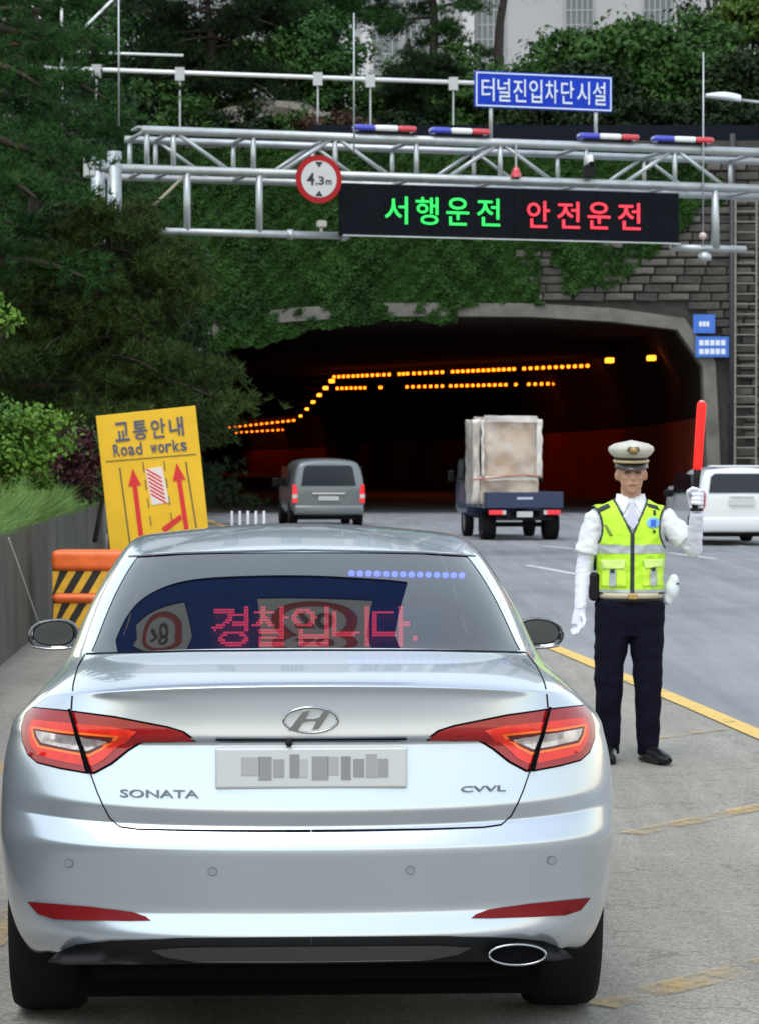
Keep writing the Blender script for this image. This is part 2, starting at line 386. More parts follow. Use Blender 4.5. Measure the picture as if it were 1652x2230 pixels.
def seam(name, path, wd, m=GAP, off=.0015, mirror=True):
    P = [Vector(p) for p in path]; Q = []
    for a, b in zip(P, P[1:]):
        k = max(1, int((b-a).length/12)); Q += [a+(b-a)*t/k for t in range(k)]
    Q.append(P[-1]); L = []; R = []
    for i, q in enumerate(Q):
        t = (Q[min(i+1, len(Q)-1)]-Q[max(i-1, 0)]).normalized(); nrm = Vector((-t.y, t.x)); w_ = wd if not callable(wd) else wd(i/(len(Q)-1))
        L.append(q+nrm*w_/2); R.append(q-nrm*w_/2)
    v = []
    for q in L+R:
        h = car_hit(q.x, q.y)
        if h[0] is None: return
        v.append(h[0] + h[1]*off)
    n = len(Q); f = [(i, i+n, i+n+1, i+1) for i in range(n-1)]
    for s in ((1, -1) if mirror else (1,)):
        mesh(name, [(p.x*s, p.y, p.z) for p in v], f, m, car, True)
# tail lamps
LAMP = [(57,1554),(73,1540),(156,1547),(250,1559),(365,1581),(401,1592),(419,1605),(427,1614),(365,1616),(312,1617),(281,1636),(245,1665),(208,1685),(187,1685),(130,1675),(83,1663),(62,1645),(49,1614),(48,1582)]
def shrink(poly, d):
    P = [Vector(p) for p in poly]; out = []
    ar = sum(P[i].x*P[(i+1) % len(P)].y - P[(i+1) % len(P)].x*P[i].y for i in range(len(P))); sg = 1 if ar > 0 else -1
    for i, p in enumerate(P):
        a = (p-P[i-1]).normalized(); b = (P[(i+1) % len(P)]-p).normalized()
        n = Vector((-(a.y+b.y), a.x+b.x)); n = n.normalized() if n.length > 1e-6 else Vector((-a.y, a.x)); out.append(p + n*d*sg)
    return out
lamps = decal('taillight', LAMP, GAP, .002)
for base in lamps: base['label'] = 'red wraparound taillight with orange light band'
for k, base in enumerate(lamps):
    s = 1 if k == 0 else -1
    def sub_decal(name, poly, m, off):
        o2 = decal(name, poly, m, off, 12, car, True)
        for j, q in enumerate(o2):
            if j == k: q.parent = base
            else: bpy.data.objects.remove(q)
    sub_decal('lens', shrink(LAMP, 4), RED_LENS, .006)
    sub_decal('light_band', [(75,1569),(150,1575),(250,1583),(300,1594),(275,1615),(255,1629),(228,1655),(206,1668),(185,1668),(120,1655),(86,1644),(70,1620),(66,1590)], ORANGE_LENS, .008)
    sub_decal('light_guide', [(73,1583),(141,1592),(262,1603),(226,1634),(197,1649),(154,1642),(88,1629),(77,1608)], mat('light_guide', (.95, .16, .02), .25, coat=.3), .0088)
    sub_decal('inner_lens', [(78,1588),(141,1597),(250,1606),(222,1630),(196,1643),(156,1637),(92,1624),(82,1606)], mat('lens_bezel', (.10, .012, .01), .3), .0095)
    sub_decal('clear_lens', [(84,1593),(141,1601),(238,1609),(216,1627),(193,1637),(156,1632),(96,1619),(88,1606)], CLEAR_LENS, .011)
    sub_decal('divider', [(154,1546),(160,1546),(204,1685),(191,1686)], GAP, .013)
# fog reflectors in the bumper
decal('bumper_reflector', [(62,1963),(110,1967),(200,1974),(290,1986),(318,1996),(329,2005),(280,2006),(180,2004),(120,2001),(85,1990)], mat('dark_red_reflector', (.15, .003, .005), .5, spec=.2), .004)
# black lower apron
apr = [(104,2094),(128,2070),(170,2054),(240,2047),(400,2042),(678,2040)]
decal('lower_apron', apr + [(678,2099),(400,2099),(140,2100)], BLACKP, .006, 14)
decal('apron_trim', [(330,2065),(400,2060),(678,2058),(678,2090),(420,2090),(360,2080)], mat('grey_plastic', (.035, .035, .037), .5), .010, 14)
# shut lines
seam('shut_line', [(186,1424),(170,1452),(160,1490),(157,1530),(156,1546)], lambda t: 2 + t)
seam('shut_line', [(198,1686),(212,1725),(224,1752),(240,1782),(262,1801),(300,1806),(420,1809),(560,1810),(677,1810)], lambda t: 2.5 + 2.5*t)
seam('shut_line', [(188,1424),(400,1418),(677,1416)], 3)
seam('roof_ditch', [(318,1162),(300,1184),(283,1206),(268,1228)], lambda t: 8 - 2*t, mat('roof_strip', (.03, .032, .035), .5), .004)
seam('shut_line', [(280,1212),(400,1204),(560,1200),(664,1198)], 3, mat('seal', (.08, .085, .09), .5))
for x, y in ((463,1898), (150,1880)): decal('parking_sensor', [(x+9*math.cos(a), y+8*math.sin(a)) for a in np.linspace(0, 2*PI, 12, endpoint=False)], mat('sensor_paint', (.36, .39, .42), .35, .5), .002, 6)
for x, y in ((463,1898), (150,1880)): decal('parking_sensor_ring', [(x+10.5*math.cos(a), y+9.5*math.sin(a)) for a in np.linspace(0, 2*PI, 14, endpoint=False)], mat('sensor_gap', (.12, .13, .14), .5), .001, 6)
# number plate with unreadable grey blocks
p0 = car_hit(679, 1678)[0]
PY = .045; PZ = .862; 
plate = MB().bbox((0, PY, PZ), (.522, .012, .112), .005, 2).build('licence_plate', mat('plate_edge', (.55, .56, .56), .4, .3), car)
MB().box((0, PY-.0065, PZ), (.508, .002, .098)).build('plate_face', mat('plate_white', (.50, .51, .51), .5), plate)
for i, (x, w_, g) in enumerate(((-.165,.05,.62),(-.125,.035,.42),(-.088,.03,.5),(-.045,.026,.4),(-.02,.02,.7),(.025,.045,.45),(.06,.03,.6),(.095,.026,.38),(.13,.03,.42),(.165,.03,.55),(.195,.025,.47))):
    MB().box((x, PY-.0080, PZ + (.006 if i % 3 == 0 else 0)), (w_, .002, .064 if i % 2 else .05)).build('plate_glyph_block', mat('plate_grey_%d' % int(g*100), (g*.55, g*.56, g*.56), .6), plate)
MB().bbox((0, .058, .938), (.52, .02, .004), .001, 1).build('ledge_shadow_line', GAP, car)  # thin black strip painting the shadow line under the lid ledge
MB().lathe([(.0, -.003), (.008, -.003), (.010, .004), (.010, .03)], 'Y', (-.06, .036, .930), 14).build('rear_camera', BLACKP, car, True)
# oval badge
bz, by = .997, .047
hb = car_hit(680, 1568)[0]; bz = hb.z; by = hb.y - .004
ringp = MB(); rp = [Vector((.074*math.cos(a), 0, .0345*math.sin(a))) for a in np.linspace(0, 2*PI, 41)]
ringp.tube([p + Vector((0, by, bz)) for p in rp], .0035, 8, False)
EMB = mat('emblem_chrome', (.34, .35, .37), .14, 1.); bad = ringp.build('emblem', EMB, car, True)
hm = MB(); sh = .35
def hp(x, z): return (x + sh*z, z + bz)
hm.prism([hp(*q) for q in ((-.052,-.028),(-.027,-.030),(-.019,-.007),(-.004,-.003),(.016,-.003),(.012,-.027),(.030,-.024),(.046,.026),(.028,.029),(.020,.008),(.004,.004),(-.015,.004),(-.012,.028),(-.030,.024))], by-.004, by+.004)
hm.build('emblem_letter', EMB, bad)
def car_letters(s, px, py, w_, h_, nm):
    c = car_hit(px, py)[0]; me = text_fit(s, w_, h_, .01, .002)
    for v in me.vertices:
        h = BODY.ray_cast(Vector((c.x+v.co.x, -1, c.z+v.co.z)), Vector((0, 1, 0)))[0]
        v.co = Vector((c.x+v.co.x, (h.y if h else c.y) - .004 + v.co.y, c.z+v.co.z))
    link(nm, me, mat('dark_chrome', (.13, .135, .145), .3, 1.), car)
car_letters('SONATA', 347, 1728, .215, .021, 'model_lettering'); car_letters('CVVL', 1052, 1717, .125, .016, 'trim_lettering')
# underbody, wheel houses, wheels
MB().box((0, 2.5, .27), (1.30, 4.5, .14)).box((0, .42, .31), (1.2, .6, .08)).build('underbody', GAP, car)
for sx in (-1, 1):
    for ay in AX:
        MB().lathe([(.385, sx*.60), (.385, sx*.885)], 'X', (0, ay, AZ), 24, 0, PI).build('wheel_house', BLACKP, car)
        wh = MB().lathe([(.20, -.07), (.215, -.095), (.27, -.112), (.315, -.108), (.33, -.085), (.334, -.04), (.334, .04), (.33, .085), (.315, .108), (.27, .112), (.215, .095), (.20, .07)], 'X', (sx*.785, ay, .334), 40).build('tyre', RUBBER, None, True)
        root = bpy.data.objects.new('wheel', None); COL.objects.link(root); root.parent = car; wh.parent = root
        rm = MB().lathe([(.03, sx*.06), (.05, sx*.07), (.06, sx*.055), (.20, sx*.045), (.205, sx*.09), (.205, -sx*.07)], 'X', (sx*.785, ay, .334), 30)
        for k in range(10): a = k*PI/5; rm.box((sx*(.785+.055), ay+.12*math.cos(a), .334+.12*math.sin(a)), (.03, .17, .028), Matrix.Rotation(a, 3, 'X'))
        rm.build('rim', mat('alloy', (.5, .51, .53), .3, .9), root, auto=40)
# oval tail pipe
ex = [Vector((.56+.078*math.cos(a), .012, .352+.028*math.sin(a))) for a in np.linspace(0, 2*PI, 25)]
MB().tube(ex, .0035, 6, False).build('tailpipe_rim', EMB, car, True)
MB().prism([(p.x, p.z) for p in ex[:-1]], .02, .25).build('tailpipe', GAP, car)
# door mirrors
for sx in (-1, 1):
    m0 = Vector((sx*.925, 3.08, 1.035)); mb = MB()
    prof = [(.0, .10), (.045, .085), (.075, .05), (.088, .0), (.086, -.025)]
    for r, y in prof: pass
    nn = 24; vv = []; ff = []
    for r, y in [(.02, .12), (.055, .10), (.08, .055), (.092, .0), (.09, -.03), (.083, -.04), (.078, -.03)]:
        for k in range(nn):
            a = 2*PI*k/nn; cx_, cz = math.cos(a), math.sin(a)
            ex_ = 1.12 if cx_*sx > 0 else 1.0
            px_ = abs(cx_)**.75*math.copysign(1, cx_)*r*1.0*ex_; pz_ = abs(cz)**.8*math.copysign(1, cz)*r*.66
            if cx_*sx > 0: pz_ -= .10*px_*sx if pz_ > 0 else 0
            vv.append(m0 + Vector((px_, y, pz_)))
    ff.append(tuple(range(7*nn-1, 6*nn-1, -1)))
    for i in range(6):
        for k in range(nn): ff.append((i*nn+k, i*nn+(k+1) % nn, (i+1)*nn+(k+1) % nn, (i+1)*nn+k))
    ff.append(tuple(range(nn)))
    mo = MB().add(vv, ff).tube([m0 + Vector((-sx*.08, .03, -.045)), m0 + Vector((-sx*.20, .10, -.075))], [.03, .035], 8).build('door_mirror', mat('mirror_black', (.02, .021, .023), .15, coat=1.), car, True)
    MB().add([v - Vector((0, .003, 0)) for v in [m0 + Vector(((q-m0).x*.9, (q-m0).y, (q-m0).z*.86 + .006)) for q in vv[6*nn:7*nn]]], [tuple(range(nn))]).build('mirror_glass', mat('mirror_silver', (.16, .17, .18), .03, 1.), mo)
    MB().tube([m0 + Vector((sx*(-.08+.02*k), -.034, -.055 + .0006*(k-4)**2)) for k in range(9)], .006, 6).build('mirror_trim', EMB, mo, True)
# interior seen dimly through the glass
DARKF = mat('dark_fabric', (.03, .03, .033), .9)
MB().bbox((0, 1.25, .93), (1.25, .5, .30), .06, 3).bbox((0, 1.62, .80), (1.3, .16, .60), .05, 3).build('rear_seat', DARKF, car)
for x in (-.38, .0, .38): MB().bbox((x, 1.60, 1.14), (.24, .10, .16), .045, 3).build('headrest', DARKF, car)
for x in (-.36, .36):
    MB().bbox((x, 2.65, .9), (.48, .14, .62), .06, 3).bbox((x, 2.66, 1.26), (.26, .10, .18), .045, 3).build('front_seat', DARKF, car)
MB().bbox((0, 3.55, .90), (1.3, .4, .18), .05, 2).build('dashboard', DARKF, car)
# red message board and blue flasher behind the rear window
GFACE = [f for f, mi in zip(HF, HM) if mi == 1]
def board_pt(px, py, depth):
    h = car_hit(px, py); n = h[1] if h[1].z > 0 else -h[1]
    return CARM @ (h[0] - n*depth)
LEDR = mat('red_led', (.5, .02, .04), .5, emit=(1, .05, .10), estr=1.5); LEDB = mat('blue_led', (.3, .4, 1), .4, emit=(.05, .065, 1.), estr=9.)
msg = thing('led_message_board', 'red dot matrix message board behind the rear window of the silver sedan', 'message board', (0, 0, 0))
for ci, ch in enumerate('경찰입니다.'):
    tm = text_mesh(ch, 1., .012); tv = np.array([v.co[:] for v in tm.vertices]); tlo, thi = tv.min(0), tv.max(0)
    tb = BVHTree.FromPolygons([Vector((v[0], v[1], 0)) for v in tv], [tuple(p.vertices) for p in tm.polygons])
    lv, lf = [], []; NX = 16 if ch != '.' else 2; NY = 16 if ch != '.' else 2; x_, y_ = 462 + 88*ci, 1308 if ch != '.' else 1372
    for i in range(NX):
        for j in range(NY):
            u, v_ = (i+.5)/NX, (j+.5)/NY; x, y = tlo[0]+(thi[0]-tlo[0])*u, thi[1]-(thi[1]-tlo[1])*v_
            if tb.ray_cast(Vector((x, y, 1)), Vector((0, 0, -1)))[0] is None: continue
            px, py = x_ + 5.1*i, y_ + 5.5*j
            q = [board_pt(px+a, py+b, .022) for a, b in ((-2.1, -2.1), (2.1, -2.1), (2.1, 2.1), (-2.1, 2.1))]
            o = len(lv); lv += q; lf.append((o, o+1, o+2, o+3))
    tag(mesh('lit_character', lv, lf, LEDR, msg), kind='stuff')
pn = [board_pt(x, y, .030) for y in (1302, 1402) for x in np.linspace(440, 960, 9)]
mesh('panel', pn + [p - Vector((0, 0, .012)) for p in pn], [(i, i+1, i+10, i+9) for i in range(8)] + [(i+18, i+27, i+28, i+19) for i in range(8)], mat('led_panel', (.006, .006, .008), .4), msg)
fl = thing('blue_flasher_strip', 'row of bright blue flashing lights at the top of the rear window', 'warning light', (0, 0, 0))
for k in range(14):
    c = board_pt(766 + 18.6*k, 1238 + .0*k + 5*(k/13), .016)
    MB().lathe([(.0, .010), (.008, .007), (.0105, 0), (.008, -.007), (0, -.010)], 'Z', c, 10).build('blue_light', LEDB, fl, True)
a, b = board_pt(757, 1240, .034), board_pt(1018, 1247, .034)
MB().tube([a, (a+b)/2 + Vector((0, 0, .006)), b], .012, 8).build('housing', BLACKP, fl, True)
# ================================================================ sign gantry across the road
GA = at(250, 365, 45.0); GB = at(1652, 410, 48.4)
GDIR = Vector((GB.x-GA.x, GB.y-GA.y, 0)).normalized(); GN = Vector((-GDIR.y, GDIR.x, 0)); GRZ = math.atan2(GDIR.y, GDIR.x)
GO = Vector((GA.x, GA.y, 0)); CAMP = Vector((0, 0, EYE))
def gp(px, py, off=0.):
    """pixel -> (along, height) on the gantry's plane, off metres behind it"""
    d = ray(px, py); t = (GO + GN*off - CAMP).dot(GN) / d.dot(GN); p = CAMP + d*t
    return (p - GO).dot(GDIR), p.z
def g3(px, py, off=0.):
    x, z = gp(px, py, off); return Vector((x, off, z))
gan = thing('truss_gantry', 'grey steel truss gantry spanning the road above the tunnel approach', 'gantry', GO, GRZ)
TD = 1.4
xt0, zt = gp(310, 283); xb0, zb = gp(250, 366); XE = gp(1652, 400)[0] + 3.5
for nm, z, y, r, x0 in (('top_chord', zt, 0, .075, xt0), ('top_chord', zt, TD, .065, xt0), ('bottom_chord', zb, 0, .075, -.25), ('bottom_chord', zb, TD, .065, -.1)):
    MB().tube([(x0, y, z), (XE, y, z)], r, 10).build(nm, GALV, gan, True)
MB().box(((xt0+XE)/2, TD*.45, zt+.10), (XE-xt0, .5, .03)).build('walkway_plate', GALV, gan)
nodes = [gp(p, 300)[0] for p in (378, 730, 1088, 1468)]; mids = [gp(p, 300)[0] for p in (552, 905, 1275)] + [gp(1660, 300)[0]]
for y, r in ((0, .045), (TD, .04)):
    for x in [xt0+.08] + nodes + mids: MB().tube([(x, y, zb), (x, y, zt)], r, 8).build('upright', GALV, gan, True)
    for i, x in enumerate(nodes):
        dx = .95
        MB().tube([(x+.06, y, zt-.03), (x+dx, y, zb+.02)], r*.85, 8).build('diagonal_brace', GALV, gan, True)
        if i: MB().tube([(x-.06, y, zt-.03), (x-dx, y, zb+.02)], r*.85, 8).build('diagonal_brace', GALV, gan, True)
for x in [xt0+.08] + nodes + mids:
    for z in (zt, zb): MB().tube([(x, 0, z), (x, TD, z)], .035, 6).build('cross_member', GALV, gan, True)
for y in (0.0, TD): MB().tube([(0.0, y, 0), (0.0, y, gp(250, 330)[1])], .12, 12).build('column', GALV, gan, True)
for y in (0.0, TD): MB().tube([(XE-.3, y, 0), (XE-.3, y, zt+.1)], .14, 12).build('column', GALV, gan, True)
MB().bbox((-.42, 0, zb), (.16, .3, .34), .03).tube([(-.42, 0, zb), (0, 0, zb)], .05, 8).build('end_bracket', GALV, gan)
lz = gp(530, 508)[1]; x0 = gp(325, 500)[0]; x1 = gp(748, 515)[0]; x2 = gp(1470, 540)[0]; x3 = gp(1622, 540)[0]; lz2 = gp(1545, 541)[1]
MB().tube([(x0, 0, lz), (x1+.1, 0, lz)], .062, 10).build('lower_pipe', GALV, gan, True); MB().tube([(x2-.1, 0, lz2), (x3, 0, lz2)], .062, 10).build('lower_pipe', GALV, gan, True)
for px in (408, 565): x = gp(px, 450)[0]; MB().tube([(x, 0, lz), (x, 0, zb)], .06, 8).build('hanger', GALV, gan, True)
x = gp(1556, 480)[0]; MB().tube([(x, 0, lz2), (x, 0, zb)], [.09, .055], 8).build('hanger', GALV, gan, True)
MB().tube([g3(400, 385), g3(312, 470)], .025, 6).build('stay_rod', mat('rusty_rod', (.35, .30, .22), .6), gan, True)
for px, py0, py1 in ((257, -60, 275), (768, 30, 335), (1525, 115, 535)):
    x, z1 = gp(px, py1); z0 = gp(px, py0)[1]
    MB().tube([(x, -.09, z1), (x, -.09, z0)], .014, 6).build('slender_rod', GALV, gan, True)
xx, zz = gp(1524, 515); MB().lathe([(0, .07), (.05, .05), (.07, 0), (.05, -.05), (0, -.07)], 'Z', (xx, -.1, zz), 12).build('round_lamp', mat('pinkish_lamp', (.55, .42, .40), .4), gan, True)
xx, zz = gp(1528, 562); MB().lathe([(.05, .10), (.12, .05), (.12, -.04), (.06, -.06)], 'Z', (xx, -.1, zz), 12).build('siren_horn', GALV, gan, True)
for px, py in ((700, 488),): xx, zz = gp(px, py); MB().bbox((xx, -.02, zz), (.16, .16, .12), .03).tube([(xx, 0, zz), (xx, 0, lz)], .03, 6).build('small_lamp', mat('cream_lamp', (.5, .48, .40), .5), gan)
for px in (632, 818): xx = gp(px, 505)[0]; MB().lathe([(.062, -.05), (.085, -.05), (.085, .05), (.062, .05)], 'X', (min(xx, x1), 0, lz), 12).build('pipe_clamp', GALV, gan, True)
# --- LED message sign
def sign_text(s, pL, pR, h_px, off, m, par, nm, fill=.84, bold=.012):
    """one part per character between two pixel points (centre line), on the gantry plane"""
    n = len(s); a = Vector(pL); b = Vector(pR)
    for i, ch in enumerate(s):
        c = a + (b-a)*((i+.5)/n); hw = (b-a).length/n*fill/2
        x0_, zc = gp(c.x-hw, c.y, off); x1_, _ = gp(c.x+hw, c.y, off); zt_ = gp(c.x, c.y-h_px/2, off)[1]; zb_ = gp(c.x, c.y+h_px/2, off)[1]
        me = text_fit(ch, x1_-x0_, zt_-zb_, bold, .006)
        o = link(nm, me, m, par); o.location = ((x0_+x1_)/2, off, (zt_+zb_)/2)
led = thing('led_sign', 'wide black led message sign with green and red lettering on the gantry', 'message sign', GO, GRZ)
lx0, lzt = gp(746, 398, -.3); lx1, _ = gp(1478, 440, -.3); _, lzb = gp(746, 511, -.3)
MB().bbox(((lx0+lx1)/2, -.17, (lzt+lzb)/2), (lx1-lx0, .26, lzt-lzb), .02).build('cabinet', mat('led_cabinet', (.004, .005, .008), .7, var=.3, scale=4, spec=.08), led)
MB().box(((lx0+lx1)/2, -.33, lzb-.012), (lx1-lx0, .05, .022)).build('bottom_rail', GALV, led)
for t in (.25, .5, .75): MB().box((lx0+(lx1-lx0)*t, -.3025, (lzt+lzb)/2), (.008, .004, lzt-lzb-.04)).build('panel_joint', GAP, led)
sign_text('서행운전', (828, 457), (1096, 463), 60, -.308, mat('green_led', (.02, .3, .06), .5, emit=(.005, .75, .08), estr=.8), led, 'green_character', .74, bold=.004)
sign_text('안전운전', (1138, 466), (1402, 472), 58, -.308, mat('red_led_sign', (.3, .02, .03), .5, emit=(1, .02, .045), estr=1.0), led, 'red_character', .74, bold=.004)
# --- clearance sign
cs = thing('height_limit_sign', 'round red ringed height limit sign reading 4.3m on the gantry', 'sign', GO, GRZ)
sx_, sz_ = gp(695, 390, -.3); R_ = gp(745, 390, -.3)[0]-sx_
MB().lathe([(0, 0), (R_, 0), (R_, .02), (0, .02)], 'Y', (sx_, -.3, sz_), 40).build('red_ring', mat('sign_red', (.34, .008, .012), .5, spec=.2), cs)
MB().lathe([(0, 0), (R_*.77, 0), (R_*.77, .006), (0, .006)], 'Y', (sx_, -.306, sz_), 40).build('white_disc', mat('sign_white', (.50, .50, .49), .5), cs)
SBLK = mat('sign_black', (.012, .012, .014), .5)
for s_, dx, dz, w_, h_ in (('4', -.38, 0, .32, .52), ('.', -.12, -.2, .08, .1), ('3', .10, -.06, .25, .36), ('m', .44, -.12, .26, .2)):
    o = link('numeral', text_fit(s_, R_*w_, R_*h_, .02, .004), SBLK, cs); o.location = (sx_+R_*dx*.95, -.309, sz_+R_*dz)
for sg in (1, -1): MB().prism([(sx_-R_*.17, sz_+sg*R_*.72), (sx_+R_*.17, sz_+sg*R_*.72), (sx_, sz_+sg*R_*.48)], -.311, -.306).build('arrow', SBLK, cs)
MB().tube([(sx_, -.28, sz_+.1), (sx_, 0, sz_+.1)], .03, 6).build('bracket', GALV, cs)
# --- blue name sign
bs = thing('blue_name_sign', 'blue rectangular sign with white border on posts above the gantry', 'sign', GO, GRZ)
bx0, bz1 = gp(1032, 154, .1); bx1, _ = gp(1331, 165, .1); bz0 = gp(1032, 233, .1)[1]
SBLUE = mat('sign_blue', (.004, .035, .42), .55, spec=.2); SWH = mat('sign_letter_white', (.62, .68, .74), .45)
bc, bd = (bx0+bx1)/2, (bx1-bx0); bzc, bh = (bz0+bz1)/2, bz1-bz0
MB().bbox((bc, .1, bzc), (bd, .05, bh), .008).build('panel', SBLUE, bs)
for cx_, cz, w_, h_ in ((bc, bz1-.03, bd-.04, .022), (bc, bz0+.03, bd-.04, .022), (bx0+.03, bzc, .022, bh-.082), (bx1-.03, bzc, .022, bh-.082)): MB().box((cx_, .072, cz), (w_, .006, h_)).build('border', SWH, bs)
sign_text('터널진입차단시설', (1044, 194), (1321, 205), 50, .068, SWH, bs, 'character', .80, .004)
for px in (1073, 1302): x = gp(px, 260)[0]; MB().tube([(x, .13, zt+.05), (x, .13, bz0+.3)], .035, 8).build('post', GALV, bs, True)
# --- beacons
LBB = mat('blue_beacon', (.02, .03, .45), .2, coat=1.); LBR = mat('red_beacon', (.55, .015, .03), .2, coat=1.); LBW = mat('beacon_white', (.72, .74, .76), .3)
for k, (a, b, lab) in enumerate(((770, 902, 'blue and red light bar nearest the height limit sign on the gantry'), (935, 1062, 'blue and red light bar just left of the left sign post'),
        (1258, 1386, 'blue and red light bar under the right sign post'), (1420, 1548, 'rightmost blue and red light bar on the gantry'))):
    xa = gp(a, 285)[0]; xb = gp(b, 285)[0]; L_ = xb-xa; zc = zt+.165
    lb = thing('light_bar', lab, 'light bar', GO + GDIR*((xa+xb)/2) + Vector((0, 0, zt+.075)), GRZ, 'light bars on the gantry')
    for nm, u0, u1, m_ in (('blue_lens', -.5, -.17, LBB), ('white_centre', -.17, .20, LBW), ('red_lens', .20, .5, LBR)):
        MB().bbox(((u0+u1)/2*L_, 0, .095), ((u1-u0)*L_-.004, .26, .10), .035, 3).build(nm, m_, lb, True)
    MB().box((0, 0, .03), (L_*.8, .12, .03)).build('base', BLACKP, lb)
rb = thing('red_beacon', 'small red beacon on the lower truss chord above the led sign', 'beacon', GO + GDIR*gp(1118, 390)[0] + Vector((0, 0, zb+.07)), GRZ)
MB().lathe([(.09, 0), (.09, .05), (.06, .12), (.05, .17), (0, .18)], 'Z', (0, -.1, -.02), 16).build('dome', LBR, rb, True); MB().tube([(0, -.1, .15), (0, -.1, zt-zb-.1)], .02, 6).build('rod', GALV, rb)
cc = thing('surveillance_camera', 'white dome camera in a black cage on the gantry chord', 'camera', GO + GDIR*gp(1276, 385)[0] + Vector((0, 0, zb+.07)), GRZ)
MB().bbox((0, -.12, .32), (.11, .2, .17), .04, 3).build('housing', WHITE_PAINT, cc, True); MB().bbox((.0, -.12, .12), (.17, .2, .22), .02).build('bracket', BLACKP, cc); MB().lathe([(0, -.08), (.05, -.06), (.06, 0)], 'Z', (.02, -.2, .28), 12).build('lens', BLACKP, cc, True)
# ================================================================ overhead direction sign above the sedan (out of the picture, mirrored in its rear window)
ov = thing('overhead_blue_sign', 'large blue overhead road sign mirrored in the rear window', 'sign', (-4.6, 13.6, 0))
OVX0, OVX1, OVZ0, OVZ1 = 1.1, 5.05, 4.72, 6.7
MB().bbox(((OVX0+OVX1)/2, 0, (OVZ0+OVZ1)/2), (OVX1-OVX0, .06, OVZ1-OVZ0), .01).build('panel', mat('shaded_sign_blue', (.008, .035, .16), .6, spec=.2), ov)  # blue, white and red darkened: the face's overcast shade is in the colours
for cx_ in (2.72, 4.33):
    MB().box((cx_, -.036, 5.60), (.92, .012, .86)).build('white_plaque', mat('shaded_white', (.30, .30, .30), .6), ov)
    MB().lathe([(.27, 0), (.36, 0), (.36, .008), (.27, .008)], 'Y', (cx_, -.052, 5.60), 40).build('red_ring', mat('shaded_red', (.22, .012, .014), .6), ov)
    o = link('numeral', text_fit('70', .32, .25, .02, .004), SBLK, ov); o.location = (cx_, -.05, 5.60)
MB().tube([(.5, .12, .9), (.5, .12, 6.2)], .14, 12).build('post', GALV, ov, True); MB().tube([(.5, .12, 6.0), (4.9, .12, 6.0)], .09, 10).build('arm', GALV, ov, True)
# ================================================================ tunnel portal, hillside
PD = 85.0
def pp(px, py, d=PD): p = at(px, py, d); return p.x, p.z
CONCG = mat('portal_concrete', (.125, .117, .102), .9, var=.3, scale=1.5, bump=.3, bscale=20)
STONE = [mat('wall_stone_%d' % i, c, .9, var=.35, scale=4, bump=.5, bscale=14) for i, c in enumerate(((.058, .053, .046), (.076, .069, .060), (.044, .040, .036)))]
port = thing('tunnel_portal', 'stone faced tunnel portal with grey concrete frame and ivy above', 'tunnel portal', (0, PD, 0))
tc = 2.25
half = [(0, 6.22), (2.5, 6.20), (5.0, 6.05), (7.05, 5.80), (7.85, 4.65), (7.95, 2.5), (8.05, -.02)]
opening = [(tc+x, z) for x, z in reversed(half)][:-1] + [(tc-x, z) for x, z in half]       # right foot ... apex ... left foot
opening = opening[:]
def outset(poly, d):
    c = Vector((tc, 1.5)); P = [Vector(p) for p in poly]; out = []
    for i, p in enumerate(P):
        a = (p-P[i-1]).normalized() if i else (P[1]-P[0]).normalized(); b = (P[i+1]-p).normalized() if i < len(P)-1 else a
        t = (a+b).normalized(); n = Vector((t.y, -t.x)); out.append(p + n*d)
    return out
fr = outset(opening, .42); n = len(opening)
v = [(x, -.18, z) for x, z in opening] + [(p.x, -.18, p.y) for p in fr] + [(p.x, .02, p.y) for p in fr] + [(x, .6, z) for x, z in opening]
f = [(i, i+1, n+i+1, n+i) for i in range(n-1)] + [(n+i, n+i+1, 2*n+i+1, 2*n+i) for i in range(n-1)] + [(i+1, i, 3*n+i, 3*n+i+1) for i in range(n-1)]
MB().add(v, f).build('concrete_frame', CONCG, port)
# wall body round the opening
WT = 11.45; XL, XR = -20.0, 26.0; o2 = outset(opening, .40)
v = [(p.x, 0, p.y) for p in o2]; m_ = len(v); top = [(XR, 0, -.5), (XR, 0, WT)]
v2 = []
for p in o2:
    v2.append((p.x, 0, WT))
v += v2 + [(XR, 0, -.5), (XR, 0, WT), (XL, 0, -.5), (XL, 0, WT)]
f = [(i, m_+i, m_+i+1, i+1) for i in range(m_-1)] + [(0, 2*m_, 2*m_+1, m_), (m_-1, 2*m_-1, 2*m_+3, 2*m_+2)]
MB().add(v, f).build('wall_core', mat('mortar', (.034, .031, .027), .95, var=.4, scale=3), port)
MB().box(((XL+XR)/2, .25, WT+.12), (XR-XL, .9, .24)).build('coping', STONE[2], port)
